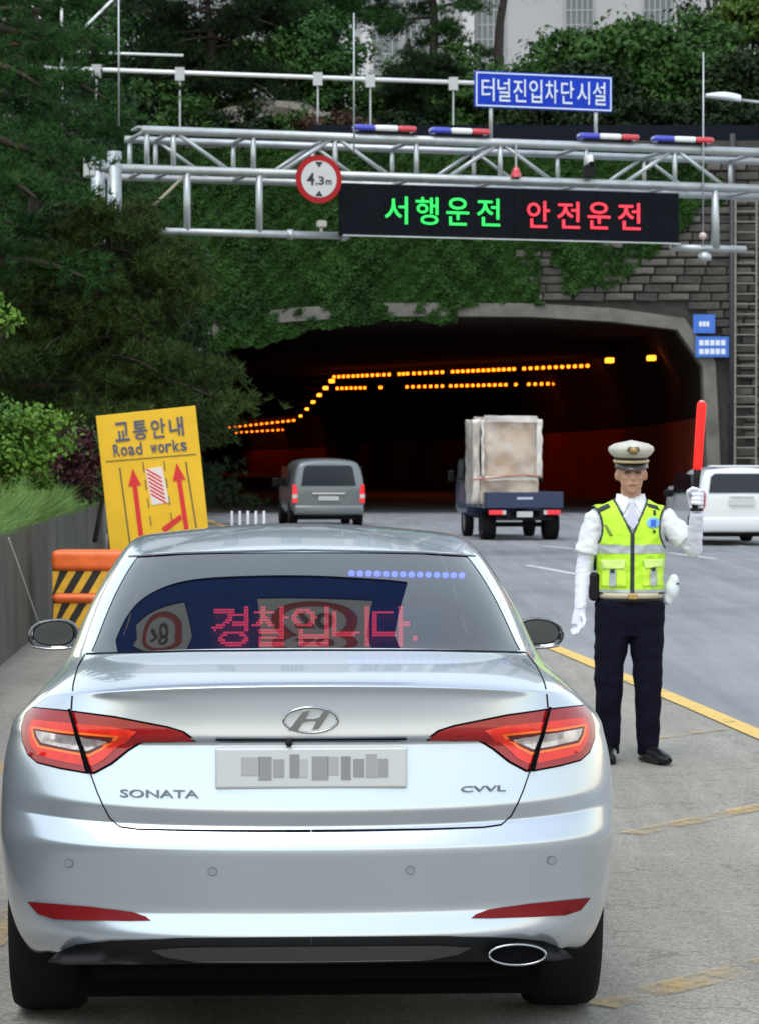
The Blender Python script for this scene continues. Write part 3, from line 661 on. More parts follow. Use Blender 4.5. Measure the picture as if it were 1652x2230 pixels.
# coursed stones, each a block
def in_open(x, z):
    dx = abs(x-tc); return z < 6.75 - .02*dx and dx < 8.62 and not (dx > 7.2 and z > 6.45 - (dx-7.2)*.9)
CH, SL = .27, .85; sb = []
for k in range(3):
    bm = bmesh.new(); bmesh.ops.create_cube(bm, size=1)
    for q in bm.verts: q.co = Vector((q.co.x*(SL-.05), q.co.y*.16, q.co.z*(CH-.045)))
    bmesh.ops.bevel(bm, geom=[e for e in bm.edges], offset=.03, segments=1, affect='EDGES')
    for q in bm.verts: q.co += Vector((random.uniform(-.02, .02), random.uniform(-.03, .02), random.uniform(-.012, .012)))
    me = bpy.data.meshes.new('stone'); bm.to_mesh(me); bm.free(); me.materials.append(STONE[k]); sb.append(me)
cnt = 0
for r in range(44):
    z = .2 + CH*(r+.5)
    if z > 11.3: break
    xmin = 10.85 if z < 5 else (4.6 if z < 9.0 else 8.0)
    x = xmin + random.uniform(0, SL*.8)
    while x < 14.6 and cnt < 298:
        sc_ = random.uniform(.6, 1.25); x += SL*(sc_-1)/2 if x > xmin else 0
        if not in_open(x-.5, z) and not in_open(x+.4, z) and z > 1.5:
            o = bpy.data.objects.new('stone', sb[random.randrange(3)]); COL.objects.link(o); o.parent = port; o.location = (x, -.05+random.uniform(-.03, .02), z); o.scale.x = sc_*.985; cnt += 1
        x += SL*(sc_+1)/2
# tunnel bore: walls bend to the left
RW = [(10.30, 85.3), (10.6, 98), (10.6, 120), (7.6, 150), (1.8, 192), (-3.5, 245), (-5.8, 285), (-10.2, 330), (-17, 375), (-40, 450), (-78, 540)]
LW = [(-5.80, 85.3), (-6.6, 95), (-8.2, 112), (-14, 150), (-21, 192), (-28, 245), (-37, 320), (-46, 370), (-64, 450), (-98, 540)]
RW, LW = dense(RW, 6), dense(LW, 6)
DARKW = mat('tunnel_wall_panel', (.46, .065, .03), .8, var=.25, scale=.8); DARKC = mat('dark_concrete', (.045, .034, .028), .95, spec=.1, var=.3, scale=1)  # red lower panels; very dark brownish concrete above them
tun = thing('tunnel_bore', 'dark curving tunnel bore with dull red lower walls', 'tunnel', (0, 0, 0))
def ribbon(name, path, z0, z1, m, par, dx0=0, dx1=0):
    n = len(path); v = [(p[0]+dx0, p[1], z0) for p in path] + [(p[0]+dx1, p[1], z1) for p in path]
    return mesh(name, v, [(i, i+1, i+n+1, i+n) for i in range(n-1)], m, par)
ribbon('wall_panel', RW, -.3, 3.1, DARKW, tun); ribbon('upper_wall', RW, 3.1, 4.65, DARKC, tun, 0, -.08); ribbon('haunch', RW, 4.65, 6.25, DARKC, tun, -.08, -.95)
ribbon('wall_panel', LW, -.3, 3.1, DARKW, tun); ribbon('upper_wall', LW, 3.1, 4.65, DARKC, tun, 0, .08); ribbon('haunch', LW, 4.65, 6.25, DARKC, tun, .08, .95)
n = min(len(RW), len(LW)); 
cl = [(p[0]+.9, p[1]) for p in LW]; crr = [(p[0]-.9, p[1]) for p in RW]
def resamp(path, ys): 
    px = [p[0] for p in path]; py = [p[1] for p in path]; return [(float(np.interp(y, py, px)), y) for y in ys]
ys_ = list(np.linspace(85.3, 540, 70)); A_, B_ = resamp(cl, ys_), resamp(crr, ys_)
mesh('ceiling', [(*p, 6.25) for p in A_] + [(*p, 6.25) for p in B_], [(i, i+1, i+71, i+70) for i in range(69)], DARKC, tun)
mesh('end_wall', [(-100, 541, -.3), (-78, 541, -.3), (-78, 541, 6.3), (-100, 541, 6.3)], [(0, 1, 2, 3)], DARKC, tun)
# ceiling lamps
SOD = mat('sodium_lamp', (.6, .25, .03), .5, emit=(1, .14, .005), estr=4.2); SODY = mat('sodium_lamp_bright', (.7, .4, .08), .5, emit=(1, .20, .010), estr=4.2)
def lamp_mesh(w_, l_, h_, m):
    mb = MB().bbox((0, 0, 0), (w_, l_, h_), .02, 1); o = mb.build('lamp_mesh', m); me = o.data; bpy.data.objects.remove(o); return me
LM = [lamp_mesh(.12, .22, .13, SOD), lamp_mesh(.26, .4, .17, SODY), lamp_mesh(.20, 1.4, .16, SOD)]
CASE = MB().box((0, 0, .10), (.2, .34, .03)).build('x', DARKC); CASEM = CASE.data; bpy.data.objects.remove(CASE)
def tlamp(px, py, z, k, lab, grp):
    d = F*(z-EYE)/(HZ-py); p = at(px, py, d)
    r = thing('tunnel_lamp', nth(lab) if lab.startswith('the ') else lab, 'lamp', (p.x, p.y, z), math.radians(6), grp)
    o = link('glowing_diffuser', LM[k], None, r); link('casing', CASEM, None, r)
ORD = ['first', 'second', 'third', 'fourth', 'fifth', 'sixth', 'seventh', 'eighth', 'ninth', 'tenth', 'eleventh', 'twelfth', 'thirteenth', 'fourteenth', 'fifteenth', 'sixteenth', 'seventeenth', 'eighteenth', 'nineteenth', 'twentieth']
ORD += ['twenty ' + o for o in ORD[:9]] + ['thirtieth'] + ['thirty ' + o for o in ORD[:9]] + ['fortieth'] + ['forty ' + o for o in ORD[:9]]
LC = {}
def nth(lab): LC[lab] = LC.get(lab, -1) + 1; return ORD[LC[lab]] + ' lamp from the left in ' + lab
G1 = ('the upper orange row across the tunnel ceiling', 'upper row of tunnel lamps'); G2 = ('the lower orange row across the tunnel ceiling', 'lower row of tunnel lamps')
def runs(segs): 
    for a, b, k in segs:
        for i in range(k): yield a + (b-a)*i/max(k-1, 1)
for x in runs(((728, 790, 7), (800, 846, 5), (868, 886, 3), (900, 962, 6), (984, 1118, 13), (1140, 1278, 11))): tlamp(x, 821 - (x-728)*.044, 5.9, 0, *G1)
for x in runs(((735, 795, 7), (828, 828, 1), (885, 962, 7), (980, 1040, 6), (1052, 1100, 5), (1122, 1122, 1), (1150, 1288, 11))): tlamp(x, 846 - (x-735)*.022, 5.55, 0, *G2)
for i in range(6): t = i/5; tlamp(655 + 68*t, 906 - 76*t, 5.9, 1, 'the slanting yellow row at the tunnel bend', 'slanting row of tunnel lamps')
for x, y, lab in ((1326, 785, 'single yellow lamp left of the pair near the tunnel mouth'), (1417, 780, 'single yellow lamp nearest the right side of the tunnel mouth')): tlamp(x, y, 5.35, 1, lab, None)
for x in np.linspace(500, 640, 13): tlamp(x, 931 - (x-500)*.11, 5.9, 2, 'the distant upper row deep in the tunnel', 'upper row of distant lamps')
for x in np.linspace(515, 640, 12): tlamp(x, 942 - (x-515)*.06, 5.6, 2, 'the distant lower row deep in the tunnel', 'lower row of distant lamps')
# blue wall signs, ladder, pipe
for (x0, y0, x1, y1), lab in (((1508, 685, 1556, 726), 'smaller blue sign on the stone wall right of the tunnel'), ((1513, 733, 1586, 778), 'larger blue sign with white lettering on the stone wall right of the tunnel')):
    a, b = pp(x0, y0, 84.7); c, d_ = pp(x1, y1, 84.7); ws = thing('blue_wall_sign', lab, 'sign', ((a+c)/2, 84.7, (b+d_)/2))
    MB().bbox((0, 0, 0), (c-a, .04, b-d_), .01).build('panel', mat('wall_sign_blue', (.03, .13, .50), .45), ws)
    MB().box((0, .15, 0), (.2, .26, .2)).build('bracket', GALV, ws)
    # rows of small white glyph strokes, too small to read in the photograph
    rows_ = 2 if y1-y0 > 43 else 1
    for r in range(rows_):
        for k in range(5 if rows_ == 2 else 3):
            wv = (c-a)*.13; MB().box(((k-(2 if rows_ == 2 else 1))*wv*1.25, -.023, (b-d_)*(.2-.42*r if rows_ == 2 else 0)), (wv, .006, (b-d_)*.26)).build('glyph_block', SWH, ws)
la = thing('wall_ladder', 'tall steel ladder fixed to the stone wall at the right edge', 'ladder', (at(1622, 900, 84.6).x, 84.6, 0))
RUSTY = mat('ladder_steel', (.20, .18, .155), .7, .3, var=.3, scale=6)
hw = .33; z0, z1 = .3, 10.2
for s in (-1, 1): MB().box((s*hw, 0, (z0+z1)/2), (.06, .06, z1-z0)).build('stile', RUSTY, la)
rg = MB().tube([(-hw, 0, 0), (hw, 0, 0)], .022, 6).build('rung', RUSTY, la); rg.location.z = z0+.2
for k in range(1, 31):
    o = rg.copy(); COL.objects.link(o); o.parent = la; o.location.z = z0+.2+.32*k
for s in (-1, 1):
    for z in (1.5, 4.5, 7.5, 9.9): MB().box((s*hw, .16, z), (.04, .28, .05)).build('wall_bracket', RUSTY, la)
dp = MB().tube([(at(1592, 800, 84.8).x, 84.75, 0), (at(1592, 800, 84.8).x, 84.75, 11.9)], .09, 10).build('drain_pipe', mat('dark_pipe', (.03, .03, .032), .6), None, True); tag(dp, 'dark drain pipe running down the stone wall beside the ladder', 'pipe')
# dark mesh fence on the wall top
fe = thing('dark_panel_fence', 'low dark panel fence along the top of the portal wall', 'fence', (0, PD+.2, WT+.24))
fx0, fx1 = at(680, 270, PD).x, 18.
FENCEM = mat('fence_dark', (.006, .008, .013), .8, spec=.1); x = fx0
while x < fx1:
    MB().box((x+1.0, 0, .28), (1.94, .05, .50)).build('fence_panel', mat('fence_dark', (.006, .008, .013), .8, spec=.1), fe); MB().box((x, 0, .28), (.06, .07, .56)).build('fence_post', FENCEM, fe); x += 2.0
# hillside above the portal
def hill_z(x, y): return 11.55 + 3.8*min(1, max(0, (y-87)/20)) + .35*math.sin(x*.5)*math.sin(y*.3+1) + max(0, (y-107))*.05
gv, gf = [], []; nx, ny = 60, 26
for j in range(ny):
    for i in range(nx):
        x = -45 + 100*i/(nx-1); y = 85.6 + 70*j/(ny-1); gv.append((x, y, hill_z(x, y) if j else 11.4))
gf = [(j*nx+i, j*nx+i+1, (j+1)*nx+i+1, (j+1)*nx+i) for j in range(ny-1) for i in range(nx-1)]
HILL = mat('hill_soil', (.045, .05, .022), .95, var=.5, scale=.6, col2=(.035, .026, .018), bump=.6, bscale=4)
tag(mesh('hillside', gv, gf, HILL, None, True), kind='structure')
# rock outcrops on the slope
ROCK = mat('pale_rock', (.22, .20, .17), .9, var=.45, scale=2, bump=.6, bscale=6)
for i, (px, py, w_, h_) in enumerate(((490, 262, 1.6, .6), (600, 252, 2.2, .8), (560, 285, 1.3, .5), (425, 235, 1.2, .5), (840, 255, 1.1, .6))):
    c = at(px, py, 90+i*.6); bm = bmesh.new(); bmesh.ops.create_icosphere(bm, subdivisions=3, radius=1)
    for q in bm.verts:
        q.co = Vector((q.co.x*w_, q.co.y*.8, q.co.z*h_)) * (1 + .22*math.sin(q.co.x*5+i) * math.cos(q.co.z*7+2*i) + random.uniform(-.05, .05))
    me = bpy.data.meshes.new('boulder'); bm.to_mesh(me); bm.free(); o = link('boulder', me, ROCK); o.location = (c.x, c.y, c.z-h_*.3)
    tag(o, ('pale boulder at the foot of the dark pine', 'widest pale rock on the wooded slope', 'lower flat rock below the widest rock', 'pale rock farthest left on the slope', 'small pale rock above the light bars')[i], 'rock')
# white pipe railing
rl = thing('white_pipe_railing', 'long white pipe railing running across the wooded slope', 'railing', (0, 0, 0))
ra, rb_ = at(135, 149, 86.6), at(1060, 182, 87.6); rdir = rb_-ra
MB().tube([ra - rdir*.3, rb_ + rdir*.02], .075, 8).build('rail', WHITE_PAINT, rl, True)
for px in (210, 390, 690, 805, 985):
    t = (px-135)/925; p = ra + rdir*t; MB().box((p.x, p.y, p.z-.05), (.3, .16, .42)).build('rail_clamp', mat('pale_grey_paint', (.42, .43, .44), .5), rl)
    MB().tube([(p.x, p.y+.02, p.z), (p.x, p.y+.02, 11.4)], .035, 6).build('rail_post', GALV, rl)
# white lattice frame, top left
lf_ = thing('white_lattice_frame', 'white steel lattice frame high among the trees at upper left', 'lattice frame', (0, 0, 0))
for a, b in (((60, 0), (131, 108)), ((135, -40), (135, 108)), ((139, 106), (250, -5)), ((120, 112), (400, 121)), ((20, -60), (60, 0)), ((250, -5), (290, -45))):
    MB().tube([at(*a, 86.3), at(*b, 86.3)], .045, 6).build('lattice_bar', WHITE_PAINT, lf_, True)
for px in (135,): p = at(px, 114, 86.3); MB().tube([p, (p.x, p.y, 11.4)], .04, 6).build('lattice_leg', WHITE_PAINT, lf_, True)
# street lamp, right edge
st = thing('street_lamp', 'pale street lamp head on an arm at the right edge', 'street lamp', (at(1820, 300, 70).x, 70, 0))
a = at(1612, 218, 70)-st.location; e = Vector((0, 0, at(1820, 240, 70).z))
MB().tube([(0, 0, 0), (0, 0, e.z-.6), (-.25, 0, e.z), (a.x, 0, a.z)], [.11, .07, .05, .035], 10).build('pole', GALV, st, True)
h0 = at(1535, 208, 70)-st.location; L_ = a.x-h0.x
vv = []; ff = []
for i in range(9):
    t = i/8; wv = .17*math.sin(PI*(.12+.8*t))+.02; hh = .16*math.sin(PI*(.08+.62*t)); cxn = h0.x + L_*t; zc = h0.z + (a.z-h0.z)*t
    for k in range(10):
        an = 2*PI*k/10; vv.append((cxn, wv*math.cos(an), zc + (hh if math.sin(an) > 0 else .05)*math.sin(an)))
for i in range(8):
    for k in range(10): ff.append((i*10+k, i*10+(k+1) % 10, (i+1)*10+(k+1) % 10, (i+1)*10+k))
MB().add(vv, ff).build('lamp_head', mat('lamp_head_paint', (.62, .68, .70), .4), st, True)
# building behind the trees
bd_ = thing('office_building', 'pale office building with tall gridded windows behind the trees', 'building', (0, 140, 14))
PALE = mat('pale_facade', (.36, .36, .37), .8, var=.08, scale=.4); PANE = mat('dark_pane', (.05, .065, .08), .12, coat=.6); MULL = mat('mullion', (.30, .31, .33), .5)
bxl, bxr = at(-60, 60, 140).x, at(1800, 60, 140).x
MB().box(((bxl+bxr)/2, 4, 11), (bxr-bxl, 8, 26)).build('wall', PALE, bd_)
win = [(822, 868), (1036, 1098), (880, 932), (600, 660), (420, 470), (1230, 1290), (1400, 1460)]
for a0, a1 in win:
    xa, xb = at(a0, 0, 140).x, at(a1, 0, 140).x; za = at(0, 150, 140).z-14; zz1 = 23.
    wn = MB().box(((xa+xb)/2, -.02, (za+zz1)/2), (xb-xa, .06, zz1-za)).build('window', PANE, bd_)
    nx_ = max(2, int((xb-xa)/.28))
    for i in range(nx_+1): MB().box((xa+(xb-xa)*i/nx_, -.09, (za+zz1)/2), (.06, .07, zz1-za)).build('mullion', MULL, wn)
    for z in np.arange(za, zz1, .75): MB().box(((xa+xb)/2, -.085, float(z)), (xb-xa, .05, .06)).build('transom', MULL, wn)
for px in (800, 945, 1018): xa = at(px, 0, 140).x; MB().box((xa, -.25, 11), (.62 if px != 945 else .4, .5, 26)).build('pier', mat('white_pier', (.50, .50, .52), .7), bd_)
# ================================================================ retaining wall and bank on the left
WALLP = dense([(-1.9, -3), (-2.75, 14), (-3.14, 22.4), (-3.5, 29.3), (-4.0, 38), (-4.9, 48), (-6.4, 60), (-9.0, 75), (-12, 86)], 1.5)
L2, Z2 = offs(WALLP, -.28), 1.09; nW = len(WALLP)
v = [(*p, -.05) for p in WALLP] + [(p[0]-.03, p[1], Z2) for p in WALLP] + [(*p, Z2) for p in L2] + [(*p, -.05) for p in L2]
rw = thing('retaining_wall', 'weathered grey concrete retaining wall below the grassy bank at left', 'wall', (0, 0, 0))
mesh('wall_face', v, [(k*nW+i, k*nW+i+1, (k+1)*nW+i+1, (k+1)*nW+i) for k in range(3) for i in range(nW-1)] + [(0, nW, 2*nW, 3*nW)], mat('weathered_concrete', (.085, .083, .072), .9, var=.55, scale=1.6, bump=.4, bscale=18, stretch=(1, 1, .35), col2=(.03, .032, .026)), rw)
a, b = at(14, 1172, 21.6), at(92, 1378, 24.5); a.x += .02
gw = MB().tube([a, b], .007, 6).build('guy_wire', mat('pale_wire', (.45, .46, .46), .5), None, True); tag(gw, 'thin pale stay wire slanting down the grey retaining wall', 'wire')
bv, bf = [], []; NB = 10
def bank_z(t, y): return Z2 - .03 + 2.4*t**.8*min(1, .25 + y/60) + .25*math.sin(y*.8+4*t)*t
for p in L2:
    for k in range(NB): t = k/(NB-1); bv.append((p[0] - 14*t, p[1] + 1.0*t, bank_z(t, p[1])))
bf = [(i*NB+k, (i+1)*NB+k, (i+1)*NB+k+1, i*NB+k+1) for i in range(nW-1) for k in range(NB-1)]
tag(mesh('grassy_bank', bv, bf, mat('bank_soil', (.05, .06, .025), .95, var=.4, scale=2), None, True), kind='structure')
def bank_at(x, y):
    xw = float(np.interp(y, [p[1] for p in L2], [p[0] for p in L2])); return bank_z(max(0, min(1, (xw-x)/14)), y)
# ================================================================ vegetation
def np_mesh(name, V, k, m, parent=None):
    """V: (n*k,3) corner points of n separate k-gons"""
    n = len(V)//k; me = bpy.data.meshes.new(name)
    me.vertices.add(len(V)); me.vertices.foreach_set('co', np.ascontiguousarray(V, np.float32).ravel())
    me.loops.add(len(V)); me.loops.foreach_set('vertex_index', np.arange(len(V), dtype=np.int32))
    me.polygons.add(n); me.polygons.foreach_set('loop_start', np.arange(0, len(V), k, dtype=np.int32))
    me.update(calc_edges=True)
    return link(name, me, m, parent)
def unit(a): return a / np.maximum(np.linalg.norm(a, axis=1, keepdims=True), 1e-9)
def needles(C, D, n, ln, wd, rng, spread=.9):
    """n thin needle triangles round every tuft centre C, fanned about D"""
    C = np.repeat(C, n, 0); D = np.repeat(D, n, 0)
    d = unit(D + rng.normal(0, spread, C.shape)); p = unit(np.cross(d, rng.normal(0, 1, C.shape)))
    L = ln*rng.uniform(.6, 1.15, (len(C), 1)); w_ = wd*rng.uniform(.7, 1.3, (len(C), 1))
    V = np.empty((len(C), 3, 3)); V[:, 0] = C - p*w_/2; V[:, 1] = C + p*w_/2; V[:, 2] = C + d*L
    return V.reshape(-1, 3)
def leaves(C, N, size, rng, aspect=.6):
    """one four-cornered leaf per centre, facing about N"""
    n = unit(N + rng.normal(0, .55, C.shape)); u = unit(np.cross(n, rng.normal(0, 1, C.shape))); v = np.cross(n, u)
    s = size*rng.uniform(.6, 1.25, (len(C), 1)); V = np.empty((len(C), 4, 3))
    V[:, 0] = C - u*s*.5; V[:, 1] = C + v*s*aspect*.5 + n*s*.06; V[:, 2] = C + u*s*.5; V[:, 3] = C - v*s*aspect*.5 + n*s*.06
    return V.reshape(-1, 3)
def leaf_mat(name, a, b, scale=1.2):
    m = mat(name, a, .55, var=.3, scale=scale, col2=b, spec=.12); return m
PINE = leaf_mat('pine_needles', (.035, .095, .022), (.012, .040, .010)); PINEY = leaf_mat('pine_needles_olive', (.050, .078, .016), (.013, .030, .008)); PINED = leaf_mat('pine_needles_dark', (.015, .034, .010), (.006, .014, .005))
BROAD = leaf_mat('broad_leaves', (.040, .095, .016), (.013, .038, .008)); BROADL = leaf_mat('bright_leaves', (.13, .24, .03), (.04, .10, .015)); BROADD = leaf_mat('dark_leaves', (.014, .030, .008), (.005, .012, .004))
REDL = leaf_mat('maroon_leaves', (.060, .014, .018), (.02, .007, .009)); IVY = leaf_mat('ivy_leaves', (.028, .075, .011), (.007, .024, .004), .9); GRASS = leaf_mat('grass_blades', (.17, .27, .075), (.06, .13, .03), 2.5)
BARK = mat('pine_bark', (.040, .027, .019), .9, var=.5, scale=5, bump=.6, bscale=12, stretch=(1, 1, .4)); BARKD = mat('dark_bark', (.03, .025, .02), .9, var=.4, scale=5)
def pine(label, base, H, R, z0, nbr, tufts, seed, m, lean=(0, 0), n=20, ln=.16, wd=.016, group=None, bark=None, flat=.10, az=None):
    rng = np.random.default_rng(seed); t = thing('pine_tree', label, 'tree', base, 0, group); tb = MB()
    k = 9; tp = [Vector((lean[0]*(i/k)**1.3*H + .12*math.sin(i*1.3+seed), lean[1]*(i/k)*H + .10*math.cos(i+seed), H*i/k)) for i in range(k+1)]; tp[0] = Vector((0, 0, -.3))
    tb.tube(tp, [H*.022*(1-.85*i/k)+.012 for i in range(k+1)], 8)
    CC, DD = [], []
    for b in range(nbr):
        h = z0 + (1-z0)*((b+.5)/nbr)**.95; i = min(int(h*k), k-1); fr_ = h*k-i; o = tp[i].lerp(tp[i+1], fr_)
        a = (b*2.399 + rng.uniform(-.4, .4)) if az is None else rng.uniform(*az)
        L = R*(1.0 - .62*((h-z0)/(1-z0))**1.6)*rng.uniform(.7, 1.12)
        up = rng.uniform(-.05, .30); P = []
        for j in range(6):
            s = j/5; P.append(o + Vector((math.cos(a)*L*s + .05*L*math.sin(3*s+b), math.sin(a)*L*s, L*(up*s - .28*s*s + .02*math.sin(5*s+b)))))
        tb.tube(P, [max(.008, H*.008*(1-.8*s/5)) for s in range(6)], 5)
        q = int(tufts*(L/R+.3)); ncl_ = 7; sc_ = rng.uniform(.25, 1.02, ncl_)**.7; ki = rng.integers(0, ncl_, q); cof = rng.normal(0, 1, (ncl_, 3))*np.array([.16, .16, flat*.8])*L; s = np.clip(sc_[ki] + rng.normal(0, .05, q), .15, 1.0); PA = np.array(P); idx = np.minimum((s*5).astype(int), 4); fr2 = (s*5-idx)[:, None]
        c = PA[idx]*(1-fr2) + PA[idx+1]*fr2
        c = c + cof[ki]; wdt = np.full((q, 1), L*.085 + .05)
        c = c + rng.normal(0, 1, c.shape)*np.concatenate([wdt, wdt, np.full_like(wdt, flat)*L*.28+.03], 1)
        CC.append(c); dr = np.array([math.cos(a)*.5, math.sin(a)*.5, .75]); DD.append(np.tile(dr, (q, 1)) + rng.normal(0, .25, (q, 3)))
    tb.build('trunk', bark or BARK, t, True)
    np_mesh('crown', needles(np.concatenate(CC), unit(np.concatenate(DD)), n, ln, wd, rng), 3, m, t)
    return t
def broadleaf(name, label, cat, base, H, rad, ncl, per, size, seed, m, group=None, trunk=True, sq=1.0, ctr=.62):
    rng = np.random.default_rng(seed); t = thing(name, label, cat, base, 0, group); rx, ry, rz = rad
    C0 = np.array([0, 0, H*ctr]); d = unit(rng.normal(0, 1, (ncl, 3))); rr = rng.uniform(.35, 1.0, (ncl, 1))**.6
    cl_ = C0 + d*rr*np.array([rx, ry, rz]); cl_[:, 2] = np.maximum(cl_[:, 2], .06*H)
    cs_ = rng.uniform(.16, .34, ncl)*min(rx, rz)*1.2
    q = rng.integers(0, ncl, ncl*per); off = rng.normal(0, .55, (ncl*per, 3))*cs_[q][:, None]*np.array([1.25, 1.25, .62*sq])
    P = cl_[q] + off; N = unit(off + np.array([0, 0, .6])*cs_[q][:, None])
    np_mesh('crown' if trunk else 'foliage', leaves(P, N, size, rng), 4, m, t)
    tb = MB(); top = Vector((rng.uniform(-.2, .2), rng.uniform(-.2, .2), H*ctr))
    tb.tube([(0, 0, -.3), tuple(top*.5 + Vector((.05*H*.3, 0, 0))), tuple(top)], [H*.022+.01, H*.018+.01, H*.01+.008], 7)
    for c in cl_[:min(14, ncl)]: tb.tube([tuple(top*.7), tuple((top*.7 + Vector(c))/2 + Vector((0, 0, -.05*H))), tuple(c)], [H*.009+.006, H*.006+.004, .006], 5)
    tb.build('trunk' if trunk else 'stem', BARKD, t, True)
    return t
def hb(px, d, dy=0): x = at(px, 0, d).x; return (x, d, hill_z(x, d)-.15)
def bk(px, d): x = at(px, 0, d).x; return (x, d, bank_at(x, d)-.15)
# -- near pines on the left bank
pine('tall pine at the far left edge with a bare brown trunk', bk(-45, 40), 10.5, 1.75, .30, 34, 120, 11, PINE, (.006, 0), 18, .17, .017)
pine('dark spreading pine leaning over the road below the gantry end', bk(135, 41), 4.5, 2.1, .34, 44, 170, 23, PINEY, (.16, 0), 18, .16, .017)
pine('low dark pine under the spreading pine beside the tunnel', bk(200, 44.2), 4.4, 1.6, .12, 40, 150, 29, PINED, (.07, 0), 18, .16, .018)
pine('pine bough mass behind the gantry column at left', bk(60, 52), 9.5, 3.0, .28, 36, 160, 31, PINE, (.03, 0), 18, .18, .02)
pine('dark pine behind the yellow road works board', bk(220, 66), 8.0, 2.3, .10, 42, 160, 37, PINED, (.02, 0), 16, .22, .026)
pine('dense dark pine beside the left tunnel jamb', bk(170, 72), 9.5, 4.0, .10, 44, 160, 41, PINED, (.0, 0), 16, .24, .028)
broadleaf('dark_tree', 'dark leafy tree behind the maroon shrub', 'tree', bk(40, 48), 4.2, (2.2, 1.6, 2.0), 60, 130, .15, 43, BROADD)
broadleaf('dark_tree', 'dark leafy tree between the bank and the tunnel wall', 'tree', bk(250, 78), 7.0, (2.3, 2.0, 3.2), 70, 130, .24, 47, BROADD)
broadleaf('dark_tree', 'large dark leafy tree at the far left behind the pines', 'tree', bk(-20, 62), 8.5, (4.0, 2.0, 4.0), 90, 130, .22, 53, BROADD)
broadleaf('dark_tree', 'dark leafy tree hiding the left foot of the tunnel', 'tree', bk(340, 82.5), 5.0, (1.4, 1.4, 2.3), 60, 130, .22, 59, BROADD)
broadleaf('green_bush', 'bright green rounded bush above the grass at the left edge', 'bush', (at(15, 0, 27).x, 27, 1.15), 1.15, (.55, .5, .5), 46, 150, .07, 61, BROADL, None, False)
broadleaf('green_bush', 'bright green leafy sprig at the left edge above the bush', 'bush', (at(-30, 0, 30).x, 30, 1.2), 2.5, (.35, .4, .38), 14, 60, .09, 67, BROADL, None, False, 1, .86)
broadleaf('maroon_shrub', 'dark maroon leafed shrub beside the green bush', 'shrub', bk(150, 33), 1.25, (.42, .4, .55), 34, 130, .075, 71, REDL, None, False)
broadleaf('green_bush', 'small green bush between the maroon shrub and the yellow board', 'bush', bk(205, 36), 1.2, (.3, .3, .55), 26, 110, .09, 73, leaf_mat('mid_leaves', (.09, .17, .04), (.03, .07, .02)), None, False)
# -- trees on the slope above the portal
pine('dark pine with drooping layered boughs on the slope left of centre', hb(455, 91), 8.2, 3.4, .14, 46, 170, 79, PINED, (.01, 0), 15, .26, .030)
pine('green pine right of the dark layered pine on the slope', hb(640, 95), 8.5, 2.9, .30, 36, 150, 83, PINE, (.0, 0), 15, .26, .030)
pine('pine with a brown trunk standing before the pale pier', hb(735, 97), 9.0, 2.3, .42, 30, 110, 89, PINE, (.0, 0), 15, .25, .03)
pine('thin pine in front of the office windows', hb(938, 96), 9.5, 1.9, .36, 26, 90, 97, PINE, (.005, 0), 15, .25, .028, None, BARKD)
pine('leaning pine with a dark bare trunk left of the round tree', hb(1085, 96), 10.0, 2.2, .55, 22, 80, 101, PINED, (.035, 0), 15, .25, .03, None, BARKD)
pine('dark low pine under the left part of the blue sign', hb(930, 90), 3.0, 2.2, .05, 34, 120, 103, PINED, (.0, 0), 15, .24, .03)
pine('far left pine on the slope behind the white lattice', hb(110, 99), 8.5, 3.2, .25, 38, 150, 107, PINE, (.0, 0), 15, .27, .03)
pine('pine at the upper left edge of the slope', hb(-20, 92), 9.5, 3.2, .2, 38, 150, 109, PINE, (.0, 0), 15, .27, .03)
broadleaf('round_tree', 'broad dark green leafy tree above the right end of the blue sign', 'tree', hb(1320, 92), 3.5, (3.5, 2.2, 1.9), 110, 150, .24, 113, BROAD, None, True, .7)
broadleaf('round_tree', 'dark green leafy tree behind the street lamp', 'tree', hb(1470, 95), 3.3, (2.6, 2.0, 2.0), 80, 140, .24, 127, BROAD, None, True, .7)
broadleaf('round_tree', 'lighter green leafy tree at the upper right edge', 'tree', hb(1640, 97), 5.2, (2.2, 2.0, 2.3), 70, 140, .24, 131, leaf_mat('yellow_green_leaves', (.075, .13, .02), (.03, .06, .012)), None, True, .7)
broadleaf('round_tree', 'thin dark tree with bare twigs above the street lamp', 'tree', hb(1560, 104), 6.4, (2.2, 1.5, 1.5), 20, 60, .2, 137, BROADD, None, True, .7, .75)
for i, (px, d, w_, h_, m_, lab) in enumerate(((500, 88, 2.2, 1.5, BROADD, 'dark shrub under the layered pine'), (640, 88.5, 1.6, 1.3, BROAD, 'green shrub below the railing left of the reddish shrub'), (730, 87.6, 1.6, 1.3, leaf_mat('russet_leaves', (.07, .040, .025), (.03, .02, .014)), 'reddish brown shrub above the dark fence'),
        (830, 88.2, 1.7, 1.2, BROADD, 'dark shrub right of the reddish shrub'), (1180, 88.5, 2.4, 1.6, BROADD, 'dark shrub behind the blue name sign'), (1380, 88, 2.6, 1.7, BROADD, 'dark shrub below the broad leafy tree'), (1560, 88.4, 2.6, 1.9, BROADD, 'dark shrub below the street lamp'), (340, 88, 2.4, 1.8, BROAD, 'green shrub left of the layered pine'), (1040, 89, 1.8, 1.5, BROAD, 'green shrub left of the blue name sign'), (210, 88, 2.6, 2.0, BROADD, 'dark shrub at the left end of the portal wall'))):
    broadleaf('shrub', lab, 'shrub', hb(px, d), h_, (w_, 1.0, h_*.6), 40, 110, .18, 140+i, m_, 'shrubs on the slope', False)
